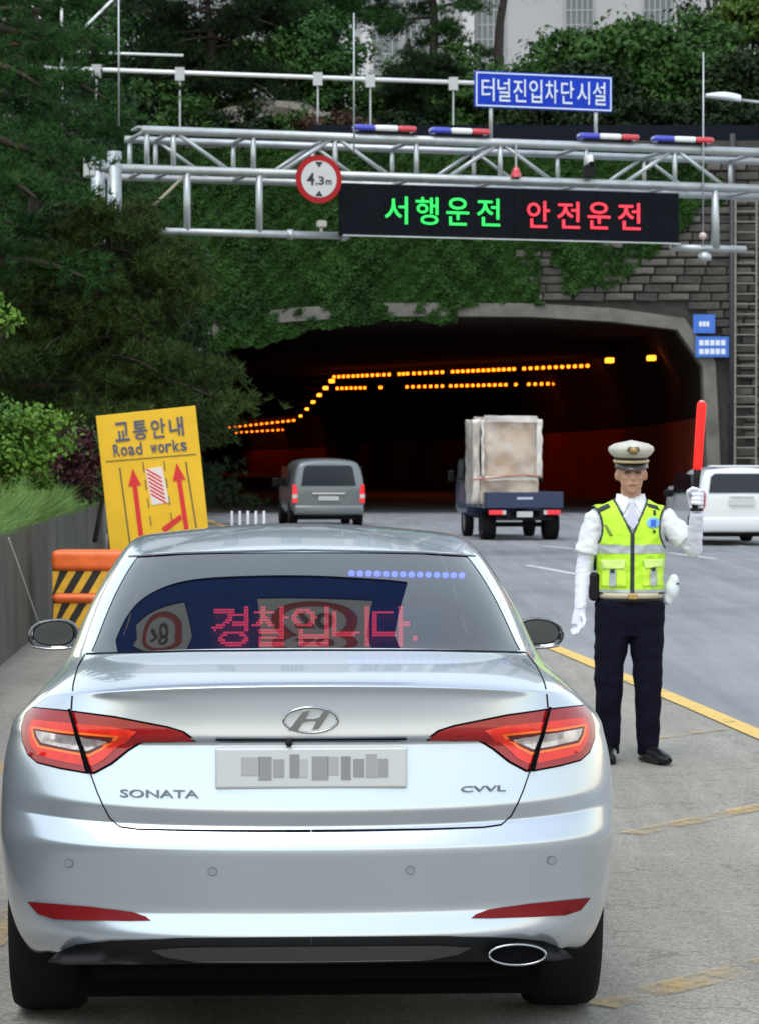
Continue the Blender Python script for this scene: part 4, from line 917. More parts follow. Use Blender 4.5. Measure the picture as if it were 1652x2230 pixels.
for i, (px, d, w_, h_, m_, lab) in enumerate(((600, 91, 2.0, 3.4, BROAD, 'tall green bush behind the railing left of the reddish shrub'), (690, 92, 1.9, 3.8, PINE, 'tall dark green bush behind the reddish shrub'), (860, 92, 1.5, 2.6, BROAD, 'green bush under the office windows'), (985, 93, 1.5, 3.4, BROAD, 'loose green bush beside the thin pine'), (400, 93, 2.0, 4.2, BROADD, 'tall dark bush left of the layered pine'),
        (1130, 91, 1.6, 2.6, BROAD, 'green bush just left of the broad leafy tree'), (1250, 89.5, 2.2, 2.6, BROADD, 'dark bush below the left of the broad leafy tree'), (1520, 91, 2.2, 3.2, BROAD, 'green bush behind the street lamp head'), (1650, 90, 2.0, 3.0, BROADD, 'dark bush at the right edge below the lighter tree'), (270, 92, 2.4, 4.6, PINE, 'tall green bush behind the slender rod at left'))):
    broadleaf('tall_bush', lab, 'bush', hb(px, d), h_, (w_, 1.1, h_*.5), 60, 120, .19, 240+i, m_, 'bushes on the slope', False)
# -- ivy hanging over the portal wall
rng = np.random.default_rng(5); n = 150000
x = rng.uniform(-9, 13.5, n); z = rng.uniform(4.6, 11.5, n)
nz = lambda a, b: np.sin(a*1.1+.4*np.sin(b*1.7))*.5 + np.sin(a*2.9+b*2.1+1)*.3 + np.sin(a*6.1-b*4.3)*.2
edge = 6.55 + .18*nz(x*2, 0*x) + np.maximum(0, (x-4.2))*.20 + np.where(x > 7.4, (x-7.4)*.6, 0)
edge = np.where(x < 2.4, 6.05 + .14*nz(x*2, 0*x) - np.maximum(0, -x-.5)*.22, edge)
patch = nz(x*.9, z*1.4)
keep_ = (z > edge) & (patch > -1.1 + np.where(x > 6.6, .75, 0) + np.where((x > 5.0) & (x < 5.7) & (z < 8.5), .9, 0)) & ~((x > 9.6) & (z < 9.0)) & ~((x > 10.8))
x, z = x[keep_], z[keep_]; dep = .08 + .15*np.clip(nz(x*1.7+3, z*2.2)+.5, 0, 1.2) * rng.uniform(.3, 1, len(x))
C = np.stack([x, PD - .05 - dep, z], 1); N = np.tile(np.array([0, -1., .55]), (len(x), 1))
tag(np_mesh('ivy', leaves(C, N, .125, rng, .85), 4, IVY), 'green ivy hanging over the stone wall above the tunnel', 'ivy', None, 'stuff')
# -- grass along the top of the retaining wall
rng = np.random.default_rng(9); n = 42000; y = rng.uniform(17, 46, n); t = rng.uniform(0, 1, n)**1.6*2.4
xw = np.interp(y, [p[1] for p in L2], [p[0] for p in L2]); x = xw + .22 - t
zz = np.array([bank_at(a, b) for a, b in zip(x, y)]); h = rng.uniform(.08, .36, n)*(1 + .45*np.sin(y*2.1)*np.sin(x*3+y))
lean_ = rng.normal(0, .10, (n, 2)); lean_[:, 0] += np.where(t < .4, .10, 0); wv = .008
B = np.stack([x, y, zz-.03], 1); T = B + np.stack([lean_[:, 0], lean_[:, 1], h], 1); Mi = (B+T)/2 + np.stack([-lean_[:, 0]*.25, 0*h, h*.08], 1)
pv = np.stack([np.full(n, wv), np.zeros(n), np.zeros(n)], 1)
V = np.empty((n*2, 4, 3)); V[:n, 0] = B-pv/2; V[:n, 1] = B+pv/2; V[:n, 2] = Mi+pv*.4; V[:n, 3] = Mi-pv*.4; V[n:, 0] = Mi-pv*.4; V[n:, 1] = Mi+pv*.4; V[n:, 2] = T+pv*.08; V[n:, 3] = T-pv*.08
tag(np_mesh('bank_grass', V.reshape(-1, 3), 4, GRASS), 'tall pale green grass along the top of the retaining wall', 'grass', None, 'stuff')
# ================================================================ road works board and barricade
YBRD = mat('board_yellow', (.70, .42, .008), .55, var=.08, scale=3); INK = mat('board_ink', (.07, .075, .13), .6); SRED = mat('board_red', (.58, .015, .02), .5); INKL = mat('board_line', (.10, .085, .04), .6)
BDIST = 27.0; BTILT = math.radians(6.0); bc0 = at(337, 1045, BDIST)
brd = thing('road_works_board', 'tilted yellow road works board with red arrows and korean lettering', 'sign board', (bc0.x, bc0.y, 0))
def bpx(px, py):
    p = at(px, py, BDIST); dx, dz = p.x-bc0.x, p.z-bc0.z; c, s = math.cos(-BTILT), math.sin(-BTILT)
    return dx*c - dz*s, dx*s + dz*c
BR = Matrix.Rotation(-BTILT, 3, 'Y')
def bplace(o): o.location = (0, 0, bc0.z); o.rotation_euler = (0, -BTILT, 0); return o
x0, zt_ = bpx(209, 906); x1, _ = bpx(426, 889); zb_ = zt_-1.55; BW_ = x1-x0
pan = bplace(MB().bbox(((x0+x1)/2, .02, (zt_+zb_)/2), (BW_, .03, zt_-zb_), .004).build('panel', YBRD, brd))
def bpoly(name, pts, m, y=-.001): return bplace(MB().prism([bpx(*p) for p in pts], y, .006).build(name, m, brd))
def btext(s, pL, pR, h, m, nm, fill=.8, bold=.01):
    a, b = Vector(pL), Vector(pR); n = len(s)
    for i, ch in enumerate(s):
        if ch == ' ': continue
        c = a+(b-a)*((i+.5)/n); cx_, cz = bpx(c.x, c.y); hw = (b-a).length/n/F*BDIST*fill
        hh = h/F*BDIST; low = n > 5 and ch in 'oawrs'; h2 = hh*(.74 if low else 1)
        o = link(nm, text_fit(ch, hw, h2, bold, .004), m, brd); r = BR @ Vector((cx_, 0, cz - (hh-h2)/2)); o.location = (r.x, -.001, bc0.z+r.z); o.rotation_euler = (0, -BTILT, 0)
btext('교통안내', (246, 942), (404, 927), 42, INK, 'korean_character', .78, .016)
btext('Road works', (246, 981), (408, 968), 26, INK, 'english_letter', .86, .012)
def bline(a, b, w_, m=INKL, nm='lane_line'):
    a, b = Vector(a), Vector(b); n = Vector((-(b-a).y, (b-a).x)).normalized()*w_/2; return bpoly(nm, [a+n, b+n, b-n, a-n], m)
bline((231, 1005), (427, 989), 2.0, INKL, 'rule'); bline((261, 1019), (284, 1190), 3); bline((405, 1006), (428, 1150), 3)
for t in range(5):
    for a, b in (((311, 1004), (337, 1200)), ((357, 1002), (382, 1190))):
        A_, B_ = Vector(a), Vector(b); bline(A_+(B_-A_)*(t*.2+.01), A_+(B_-A_)*(t*.2+.12), 2)
def barrow(tip, tail, w_):
    T, L_ = Vector(tip), Vector(tail); d = (L_-T).normalized(); n = Vector((-d.y, d.x)); e = T+d*38
    bpoly('red_arrow', [T, e+n*14, e+n*w_*.5, L_+n*w_*.5, L_-n*w_*.5, e-n*w_*.5, e-n*14], SRED, -.002)
barrow((289, 1020), (311, 1195), 10); barrow((385, 1008), (412, 1190), 10)
bpoly('arrow_branch', [(360, 1160), (352, 1150), (393, 1120), (397, 1130)], SRED, -.0025)
bpoly('stripe_field', [(317, 1022), (353, 1016), (369, 1094), (331, 1100)], mat('board_white', (.66, .60, .58), .5), -.001)
for k in range(7):
    yk = 1028 + 9.0*k; xo = (yk-1022)*.19
    a = Vector((317+xo+1, yk-6)); b = Vector((352+xo-1, yk+13))
    a.y = max(a.y, 1020); n = Vector((0, 2.2)); bpoly('red_stripe', [a-n, b-n, b+n, a+n], SRED, -.002)
for s in (-1, 1):
    t0 = BR @ Vector((s*BW_*.36, .045, zb_+.7)); t1 = BR @ Vector((s*BW_*.36, .045, zb_))
    MB().tube([(t0.x, .05, bc0.z+t0.z), (t1.x, .05, bc0.z+t1.z), (t1.x, .05, 0)], .02, 6).tube([(t0.x, .05, bc0.z+t0.z), (t0.x, .85, 0)], .018, 6).build('stand_leg', GALV, brd)
ORG = mat('barrier_orange', (.80, .14, .025), .5, var=.15, scale=6); BKS = mat('barrier_black', (.02, .018, .015), .6); YST = mat('barrier_yellow', (.75, .40, .03), .5, var=.2, scale=8)
bp_ = at(118, 1197, 26); zt2 = bp_.z
bar = thing('striped_barricade', 'orange barricade with black and yellow diagonal stripes by the wall', 'barrier', (bp_.x, 26, 0), math.radians(-4))
BL = 1.25
def brow(z, h, m, nm, y=0): return MB().bbox((BL/2, y, z), (BL, .34, h), .055, 4).build(nm, m, bar)
brow(zt2-.10, .20, ORG, 'top_rail'); brow(zt2-.46, .10, ORG, 'middle_rail')
for zc, h in ((zt2-.305, .21), (zt2-.63, .24)):
    MB().box((BL/2, .005, zc), (BL-.02, .28, h+.04)).build('striped_panel', BKS, bar)
    for k in range(9):
        xa = -.12 + k*.16; pts = [(xa, zc-h/2), (xa+.075, zc-h/2), (xa+.075+h*.6, zc+h/2), (xa+h*.6, zc+h/2)]
        pts = [(min(max(p, .012), BL-.012), q) for p, q in pts]
        if pts[2][0]-pts[0][0] > .03: MB().prism(pts, -.139, -.13).build('yellow_stripe', YST, bar)
for x in (.08, BL-.08): MB().box((x, .0, (zt2-.7)/2), (.05, .05, zt2-.7)).box((x, 0, .02), (.06, .6, .04)).build('foot', BKS, bar)
for k in range(5):
    p = at(505 + 17.5*k, 1110, 66); dl = thing('lane_delineator', ('first', 'second', 'third', 'fourth', 'fifth')[k] + ' white post from the left in the row before the tunnel', 'post', (p.x, 66, 0), 0, 'white posts before the tunnel')
    MB().lathe([(.04, 0), (.035, .03), (.03, .47), (.0, .475)], 'Z', (0, 0, 0), 10).build('post', WHITE_PAINT, dl, True); MB().lathe([(.10, 0), (.09, .03), (.04, .035)], 'Z', (0, 0, 0), 12).build('base', BLACKP, dl, True)
# ================================================================ other traffic
def hull_loft(name, secs, m, par, shear=None, levels=2, crease_last=.5):
    """secs: [(y, half outline from floor centre to roof centre)] -> smooth closed body"""
    bm = bmesh.new(); R = []; n = len(secs[0][1])
    for y, pr in secs:
        r = [bm.verts.new((x, y, z)) for x, z in pr]; r += [bm.verts.new((-pr[k][0], y, pr[k][1])) for k in range(n-2, 0, -1)]; R.append(r)
    N_ = 2*n-2; ly = bm.edges.layers.float.new('crease_edge')
    for i in range(len(R)-1):
        for k in range(N_): bm.faces.new((R[i][k], R[i][(k+1) % N_], R[i+1][(k+1) % N_], R[i+1][k]))
    for e in (0, -1):
        lst = [bm.faces.new((R[e][k], R[e][k+1], R[e][N_-k-1], R[e][(N_-k) % N_])) if k else bm.faces.new((R[e][0], R[e][1], R[e][N_-1])) for k in range(n-2)]
        bm.faces.new((R[e][n-2], R[e][n-1], R[e][n]))
    if shear:
        for q in bm.verts: q.co = Vector(shear(q.co))
    for e in bm.edges:
        if all(v_ in R[0] for v_ in e.verts) and len([f_ for f_ in e.link_faces]) == 2: e[ly] = crease_last
    bmesh.ops.recalc_face_normals(bm, faces=bm.faces[:])
    for f_ in bm.faces: f_.smooth = True
    me = bpy.data.meshes.new(name); bm.to_mesh(me); bm.free(); o = link(name, me, m, par)
    md = o.modifiers.new('s', 'SUBSURF'); md.levels = levels; md.render_levels = levels
    me2 = evaluated(o); o.modifiers.clear(); o.data = me2; me2.name = name; return o
def wheel(par, x, y, r, w_, rimm):
    root = bpy.data.objects.new('wheel', None); COL.objects.link(root); root.parent = par; root.location = (x, y, r)
    h = w_/2; MB().lathe([(r*.6, -h*.8), (r*.8, -h), (r*.95, -h), (r, -h*.75), (r, h*.75), (r*.95, h), (r*.8, h), (r*.6, h*.8)], 'X', (0, 0, 0), 24).build('tyre', RUBBER, root, True)
    s = 1 if x > 0 else -1; MB().lathe([(0, s*h*.5), (r*.3, s*h*.55), (r*.6, s*h*.8), (r*.62, -s*h*.6)], 'X', (0, 0, 0), 20).build('rim', rimm, root, True)
ALLOY = MATS['alloy']; TGLASS = mat('dark_vehicle_glass', (.008, .010, .012), .12, spec=.4); PLATEW = mat('plate_white', (.6, .6, .6)); TRED = mat('tail_red', (.55, .01, .02), .2, coat=1., emit=(1, .02, .03), estr=.25)
# --- silver van
vd = 69.; vx = (716-CX)/F*vd
van = thing('silver_van', 'silver van driving into the tunnel ahead of the sedan', 'van', (vx, vd, 0), math.radians(6.5))
VP = mat('van_silver_shaded', (.16, .18, .185), .35, .4, coat=.4)  # silver darkened so the colour carries the shade around the van
pr = lambda w_, zr, zb0: [(0, zb0), (w_*.86, zb0), (w_*.97, zb0+.18), (w_, .80), (w_*.985, 1.0), (w_*.93, 1.35), (w_*.86, zr-.16), (w_*.74, zr-.04), (0, zr)]
VS = lambda p: (p.x, p.y + max(0, p.z-1.0)*.16*max(0, 1-p.y/.9), p.z)
hull_loft('body', [(0, pr(.90, 1.66, .34)), (.04, pr(.94, 1.72, .30)), (.25, pr(.955, 1.76, .28)), (1.5, pr(.96, 1.78, .25)), (3.4, pr(.96, 1.77, .25)), (4.1, pr(.95, 1.25, .25)), (4.9, pr(.90, 1.02, .28)), (5.1, pr(.80, .85, .32))], VP, van, VS)
o = MB().prism([(-.70, 1.06), (.70, 1.06), (.62, 1.52), (.55, 1.575), (-.55, 1.575), (-.62, 1.52)], 0, .02).build('rear_window', TGLASS, van)
for q in o.data.vertices: q.co.y += -.015 + max(0, q.co.z-1.0)*.16
for s in (-1, 1):
    MB().prism([(s*.93, .62), (s*.79, .64), (s*.80, .98), (s*.84, 1.10), (s*.92, 1.08)], -.012, .30).build('tail_lamp', TRED, van)
    MB().prism([(s*.925, .74), (s*.80, .74), (s*.80, .84), (s*.93, .84)], -.018, .0).build('reversing_lens', mat('pale_lens', (.6, .55, .55), .3), van)
    MB().prism([(.95, 1.05), (3.3, 1.05), (3.1, 1.55), (1.0, 1.55)], s*.94, s*.958, 'X').build('side_window', TGLASS, van)
    mm = MB().bbox((s*1.08, 3.55, 1.12), (.2, .12, .24), .04).tube([(s*.93, 3.6, 1.05), (s*1.05, 3.57, 1.08)], .03, 6).build('door_mirror', BLACKP, van)
    for y in (.95, 4.05): wheel(van, s*.84, y, .33, .22, ALLOY)
MB().bbox((0, -.03, .44), (1.78, .16, .24), .05, 3).build('bumper', VP, van, True)
MB().box((0, -.03, .74), (.52, .03, .11)).build('licence_plate', PLATEW, van); MB().bbox((0, -.025, .86), (.85, .04, .035), .01).build('trim_strip', CHROME, van)
MB().bbox((.22, .08, 1.42), (.26, .03, .12), .01).build('rear_wiper', BLACKP, van)
MB().box((0, 2.4, .24), (1.5, 4.2, .1)).build('underbody', BLACKP, van)
# --- blue flatbed truck
td = 57.5; tx = (1141-CX)/F*td
trk = thing('blue_flatbed_truck', 'dark blue flatbed truck carrying a tall wrapped load', 'truck', (tx, td, 0), math.radians(6.5))
TB = mat('truck_blue', (.008, .022, .075), .4, coat=.4, var=.15, scale=3); FRM = mat('truck_frame', (.010, .010, .012), .8, spec=.15)
MB().box((0, 1.45, .735), (1.62, 2.9, .07)).build('bed_floor', FRM, trk)
MB().bbox((0, -.02, .86), (1.66, .05, .34), .012).build('tailgate', TB, trk)
MB().box((0, -.05, .90), (.34, .012, .05)).build('tailgate_lettering', mat('pale_print', (.45, .5, .6), .5), trk)
for s in (-1, 1):
    MB().bbox((s*.82, 1.46, .86), (.045, 2.88, .34), .012).build('side_gate', TB, trk)
    for y in (.7, 1.45, 2.2): MB().box((s*.846, y, .86), (.015, .05, .33)).build('gate_rib', TB, trk)
    MB().bbox((s*.62, -.02, .60), (.30, .05, .10), .015).build('tail_lamp', TRED, trk); MB().box((s*.44, -.03, .60), (.07, .04, .09)).build('reversing_lamp', mat('pale_lens', (.6, .55, .55)), trk)
    MB().box((s*.35, 1.9, .55), (.08, 3.9, .16)).build('chassis_rail', FRM, trk)
    wheel(trk, s*.68, .75, .30, .30, mat('steel_wheel', (.3, .3, .3), .5, .5)); wheel(trk, s*.70, 3.55, .32, .2, MATS['steel_wheel'])
    MB().prism([(.42, .2), (1.08, .2), (1.05, .52), (.45, .52)], s*.82-.01, s*.82+.01, 'X').build('mud_guard', FRM, trk)
    MB().bbox((s*1.02, 3.95, 1.35), (.14, .06, .26), .03).tube([(s*.8, 3.98, 1.25), (s*1.0, 3.96, 1.32)], .015, 6).build('door_mirror', BLACKP, trk)
MB().box((0, -.03, .56), (.34, .02, .12)).build('licence_plate', PLATEW, trk); MB().box((0, .06, .47), (1.2, .08, .08)).build('rear_crossbar', FRM, trk)
MB().box((0, .75, .33), (1.2, .10, .10)).build('axle', FRM, trk)
pc = lambda w_, zr: [(0, .42), (w_*.9, .42), (w_, .6), (w_, 1.1), (w_*.97, 1.3), (w_*.90, zr-.15), (w_*.80, zr-.03), (0, zr)]
hull_loft('cab', [(2.98, pc(.82, 1.86)), (3.05, pc(.84, 1.94)), (3.9, pc(.85, 1.96)), (4.5, pc(.84, 1.6)), (4.85, pc(.82, 1.1))], TB, trk)
MB().bbox((0, 2.985, 1.50), (1.2, .03, .42), .05).build('cab_rear_window', TGLASS, trk)
for s in (-1, 1): MB().prism([(3.2, 1.18), (4.3, 1.18), (4.0, 1.72), (3.25, 1.74)], s*.80, s*.845, 'X').build('cab_side_window', TGLASS, trk)
MB().tube([(-.78, 2.93, .75), (-.78, 2.93, 1.75), (.78, 2.93, 1.75), (.78, 2.93, .75)], .025, 6).build('headboard_frame', TB, trk)
# load
CARD = mat('cardboard_under_film', (.44, .29, .18), .35, var=.4, scale=2.2, col2=(.55, .50, .46), coat=.6, bump=.4, bscale=9)
ldm = Matrix.Rotation(math.radians(6.5), 4, 'Z'); lp = Vector((tx, td, 0)) + (ldm @ Vector((-.32, .95, .772)))
ld = thing('wrapped_load', 'tall cardboard load wrapped in clear film on the flatbed truck', 'cargo', lp, math.radians(6.5))
from mathutils import noise as mnoise
def wrapped(name, dims, c0, seed, m):
    bm = bmesh.new(); bmesh.ops.create_cube(bm, size=1); bmesh.ops.subdivide_edges(bm, edges=bm.edges[:], cuts=18, use_grid_fill=True)
    for q in bm.verts:
        c = q.co.copy(); p = Vector((c.x*dims[0], c.y*dims[1], (c.z+.5)*dims[2]))
        k = 1 - .05*max(0, (abs(c.x)*2)**8*(abs(c.y)*2)**8); p.x *= k; p.y *= k
        s_ = seed*3.7; nn_ = mnoise.noise(Vector((p.x*2.6+s_, p.y*2.6, p.z*2.0)))*.06 + mnoise.noise(Vector((p.x*9+s_, p.y*9, p.z*4+3)))*.028 - .02*abs(mnoise.noise(Vector((p.x*5+p.z*4, s_, p.z*3-p.x*4))))
        if abs(c.x)+abs(c.y) > .01: p += Vector((c.x, c.y, 0)).normalized()*nn_
        if c.z > .42: p.z += .07*mnoise.noise(Vector((p.x*3+s_, p.y*3, 1)))
        q.co = p + Vector(c0)
    me = bpy.data.meshes.new(name); bm.to_mesh(me); bm.free(); me.polygons.foreach_set('use_smooth', [True]*len(me.polygons)); return link(name, me, m, ld)
wrapped('wrapped_upper_box', (1.22, 1.25, 1.30), (.08, 0, .55), 1, CARD); wrapped('wrapped_lower_box', (1.30, 1.28, .56), (.04, 0, 0), 2, mat('cardboard_pale', (.48, .36, .27), .35, var=.4, scale=3, col2=(.58, .50, .44), coat=.6, bump=.4, bscale=9))
wrapped('wrapped_side_slab', (.15, 1.2, 1.80), (-.66, .0, 0), 3, mat('film_over_panel', (.52, .47, .42), .3, var=.3, scale=3, coat=.8))
FILM = mat('milky_film', (.62, .58, .54), .3, var=.2, scale=6, coat=.8)
for i, (x, w_, z0_, z1_) in enumerate(((-.54, .06, .55, 1.80), (.68, .12, .55, 1.80), (.06, 1.15, 1.74, 1.88), (.02, 1.25, .50, .60))):
    v, f = [], []; nu, nv = 7, 16
    for a in range(nu):
        for b in range(nv):
            u, t = a/(nu-1), b/(nv-1); px_ = x+(u-.5)*w_; z = z0_+(z1_-z0_)*t
            v.append((px_ + .03*mnoise.noise(Vector((u*3, t*7, i))), -.71 + .035*mnoise.noise(Vector((px_*4, z*4, i*3))), z + .025*mnoise.noise(Vector((px_*5, z, i)))))
    f = [(a*nv+b, (a+1)*nv+b, (a+1)*nv+b+1, a*nv+b+1) for a in range(nu-1) for b in range(nv-1)]
    o = mesh('film_fold', v, f, FILM, ld, True); sm = o.modifiers.new('t', 'SOLIDIFY'); sm.thickness = .012
bandm = mat('red_strap', (.45, .16, .12), .6)
MB().tube([(-.76, -.70, .52), (-.4, -.745, .55), (0, -.735, .60), (.4, -.745, .62), (.75, -.70, .58)], .018, 6).build('strap', bandm, ld, True)
# --- white hatchback on the right
sd = 54.; sx0 = (1614-CX)/F*sd
sou = thing('white_hatchback', 'white boxy hatchback cut off by the right edge', 'car', (sx0, sd, 0), math.radians(4.5))
WP = mat('white_car_paint', (.68, .70, .71), .3, coat=1.)
ps = lambda w_, zr, zb0: [(0, zb0), (w_*.86, zb0), (w_*.98, zb0+.15), (w_, .72), (w_*.975, .98), (w_*.90, 1.28), (w_*.82, zr-.12), (w_*.70, zr-.03), (0, zr)]
SS = lambda p: (p.x, p.y + max(0, p.z-.95)*.28*max(0, 1-p.y/.9), p.z)
hull_loft('body', [(0, ps(.85, 1.50, .30)), (.04, ps(.89, 1.56, .26)), (.3, ps(.90, 1.60, .22)), (1.5, ps(.90, 1.61, .22)), (2.3, ps(.90, 1.58, .22)), (2.95, ps(.89, 1.02, .22)), (3.8, ps(.86, .92, .24)), (4.1, ps(.75, .78, .3))], WP, sou, SS)
o = MB().prism([(-.66, 1.06), (.66, 1.06), (.60, 1.38), (.52, 1.44), (-.52, 1.44), (-.60, 1.38)], 0, .02).build('rear_window', TGLASS, sou)
for q in o.data.vertices: q.co.y += -.02 + max(0, q.co.z-.95)*.28
for s in (-1, 1):
    MB().prism([(s*.80, .70), (s*.885, .80), (s*.89, 1.02), (s*.82, 1.12), (s*.73, 1.05), (s*.74, .80)], -.02, .22).build('tail_lamp', mat('soul_red', (.40, .015, .04), .2, coat=1.), sou)
    MB().prism([(.60, 1.06), (2.75, 1.02), (2.35, 1.44), (.80, 1.42)], s*.80, s*.885, 'X').build('side_window', TGLASS, sou)
    MB().bbox((s*1.0, 2.55, 1.02), (.2, .12, .15), .04).build('door_mirror', BLACKP, sou)
    MB().box((s*.75, -.03, .50), (.05, .03, .10)).build('bumper_reflector', FRM, sou)
    for y in (.72, 3.3): wheel(sou, s*.80, y, .32, .21, ALLOY)
MB().bbox((0, -.03, .42), (1.68, .16, .30), .06, 3).build('bumper', WP, sou, True); MB().bbox((0, -.0, .27), (1.3, .14, .08), .02).build('lower_trim', FRM, sou)
MB().box((0, -.025, .86), (.52, .03, .11)).build('licence_plate', mat('plate_offwhite', (.58, .6, .58), .5), sou); MB().bbox((0, -.02, .98), (.5, .03, .03), .01).build('handle_trim', CHROME, sou)
MB().bbox((0, .42, 1.585), (1.2, .3, .04), .015).build('roof_spoiler', WP, sou); MB().box((0, 1.9, .22), (1.4, 3.4, .08)).build('underbody', FRM, sou)
# ================================================================ traffic officer
OD = 15.3; OX = (1372-CX)/F*OD; KPX = F/OD
per = thing('person', 'officer in a white cap, yellow vest and navy trousers raising a red baton', 'person', (OX, OD, 0))
def ol(px, py, y=0.): return Vector(((px-1372)/KPX, y, (1656-py)/KPX))
def organic(name, build, m, par, vox=.009, smooth=6, filt=None):
    mb = MB(); build(mb); o = mb.build(name, m, par)
    r = o.modifiers.new('r', 'REMESH'); r.mode = 'VOXEL'; r.voxel_size = vox; r.use_smooth_shade = True
    s = o.modifiers.new('s', 'SMOOTH'); s.factor = .5; s.iterations = smooth
    me = evaluated(o); o.modifiers.clear(); o.data = me; me.name = name
    if not me.materials: me.materials.append(m)
    me.polygons.foreach_set('use_smooth', [True]*len(me.polygons)); return o
def folds(o, amp, sc, seed=0.):
    """push cloth in and out along its normals"""
    me = o.data; N_ = [v.normal.copy() for v in me.vertices]
    for v, n_ in zip(me.vertices, N_):
        q = Vector((v.co.x*sc[0]+seed, v.co.y*sc[1], v.co.z*sc[2])); a = mnoise.noise(q) + .5*mnoise.noise(q*2.1)
        v.co += n_*amp*(1-abs(a)*2.2)
    me.update(); return o
def ball(mb, c, r):
    rx, ry, rz = r if isinstance(r, tuple) else (r, r, r); pts = [(math.sin(PI*i/10), math.cos(PI*i/10)) for i in range(11)]
    t = MB().lathe([(max(a, 1e-3), b) for a, b in pts], 'Z', (0, 0, 0), 16); c = Vector(c)
    mb.add([Vector((p.x*rx, p.y*ry, p.z*rz)) + c for p in t.v], t.f + [tuple(range(16)), tuple(range(len(t.v)-1, len(t.v)-17, -1))])
SKIN = mat('skin', (.45, .24, .16), .55, var=.08, scale=20); SHIRT = mat('white_shirt', (.70, .72, .74), .8, var=.05, scale=12, bump=.25, bscale=18); GLOVE = mat('white_glove', (.70, .70, .80), .8, bump=.2, bscale=30)
NAVY = mat('navy_trousers', (.005, .005, .012), .9, var=.3, scale=8, bump=.5, bscale=10, spec=.1); VEST = mat('lime_vest', (.48, .80, .03), .7, var=.10, scale=9, bump=.3, bscale=16); SILV = mat('reflective_tape', (.42, .46, .47), .4, .2, var=.15, scale=20); PIPE = mat('vest_piping', (.02, .03, .03), .7)
LEA = mat('black_leather', (.008, .008, .009), .3, spec=.3); LEATH = LEA
# joints (front is -Y)
S_R, E_R, W_R = ol(1297, 1120), ol(1271, 1232, .01), ol(1261, 1325, -.05)          # hanging arm, left in the picture
S_L, E_L, W_L = ol(1440, 1120), ol(1508, 1192, -.03), ol(1509, 1112, -.16)          # raised arm
H_R, K_R, A_R = ol(1337, 1310), ol(1324, 1475, -.02), ol(1326, 1622, .03)
H_L, K_L, A_L = ol(1405, 1310), ol(1409, 1475, -.02), ol(1411, 1622, .0)
HC = ol(1373, 1030, -.01)
def torso(mb, g=0.):
    z = lambda py: (1656-py)/KPX
    mb.tube([(.0, .01, z(1330)), (.0, .01, z(1290)), (0, .005, z(1240)), (0, .0, z(1190)), (0, .0, z(1150)), (-.0, .005, z(1120)), (.0, .01, z(1100)), (.0, .012, z(1084))],
            [(.168+g, .115+g), (.175+g, .120+g), (.172+g, .122+g), (.180+g, .128+g), (.190+g, .122+g), (.196+g, .105+g), (.150+g, .085+g), (.075+g, .07+g)], 24)
    for s in (S_R, S_L): ball(mb, s + Vector((.012 if s.x < 0 else -.012, .008, -.012)), (.060+g, .065+g, .058+g))
def head(mb):
    ball(mb, HC + Vector((0, .015, .02)), (.078, .095, .105)); ball(mb, HC + Vector((0, -.025, -.045)), (.062, .062, .068))
    ball(mb, HC + Vector((0, -.065, -.088)), (.028, .024, .024)); ball(mb, HC + Vector((0, -.092, -.018)), (.014, .020, .022)); mb.tube([HC + Vector((0, -.078, .03)), HC + Vector((0, -.098, -.014))], .012, 8)
    for s in (-1, 1):
        ball(mb, HC + Vector((s*.040, -.068, -.018)), (.022, .018, .016)); ball(mb, HC + Vector((s*.082, .012, -.008)), (.012, .020, .032)); ball(mb, HC + Vector((s*.030, -.078, .030)), (.024, .014, .009))
    ball(mb, HC + Vector((0, -.086, -.056)), (.026, .010, .006)); ball(mb, HC + Vector((0, -.084, -.068)), (.022, .010, .007))
    mb.tube([HC + Vector((0, .02, -.05)), ol(1372, 1105, .012)], [.056, .062], 14)
def limbs(mb, g=0.):
    mb.tube([S_R, (S_R+E_R)/2, E_R], [.05+g, .046+g, .040+g], 12); mb.tube([E_R, (E_R+W_R)/2, W_R], [.040+g, .036+g, .028+g], 12)
    mb.tube([S_L, (S_L+E_L)/2, E_L], [.05+g, .047+g, .042+g], 12); mb.tube([E_L, (E_L+W_L)/2, W_L], [.042+g, .037+g, .029+g], 12); ball(mb, E_L, .043+g); ball(mb, E_R, .040+g)
def legs(mb, g=0.):
    mb.tube([ol(1371, 1275, .01), ol(1371, 1330, .01), ol(1371, 1382, .01)], [(.165+g, .112+g), (.175+g, .120+g), (.150+g, .105+g)], 20)
    for h, k, a in ((H_R, K_R, A_R), (H_L, K_L, A_L)): mb.tube([h, (h+k)/2, k, (k+a)/2, a], [(.100+g, .105+g), (.087+g, .090+g), (.072+g, .074+g), (.063+g, .065+g), (.051+g, .054+g)], 16)
def whole(mb): torso(mb, -.014); head(mb); limbs(mb, -.008); legs(mb, -.016); [mb.tube([a, a - Vector((0, 0, .06))], .035, 8) for a in (A_R, A_L)]
body = organic('body', whole, SKIN, per, .009, 3)
for s in (-1, 1):
    MB().bbox(HC + Vector((s*.031, -.0870, .010)), (.032, .008, .011), .003).build('eye', mat('eye_dark', (.02, .015, .012), .3), per)
    MB().bbox(HC + Vector((s*.032, -.090, .029)), (.036, .008, .006), .002).build('eyebrow', mat('brow', (.03, .022, .018), .9), per)
MB().bbox(HC + Vector((0, -.0955, -.060)), (.046, .006, .006), .002).build('mouth', mat('lip_line', (.14, .045, .04), .6), per)
organic('hair', lambda mb: (ball(mb, HC + Vector((0, .035, .025)), (.084, .088, .085)),), mat('black_hair', (.012, .010, .010), .6), per, .010, 2)
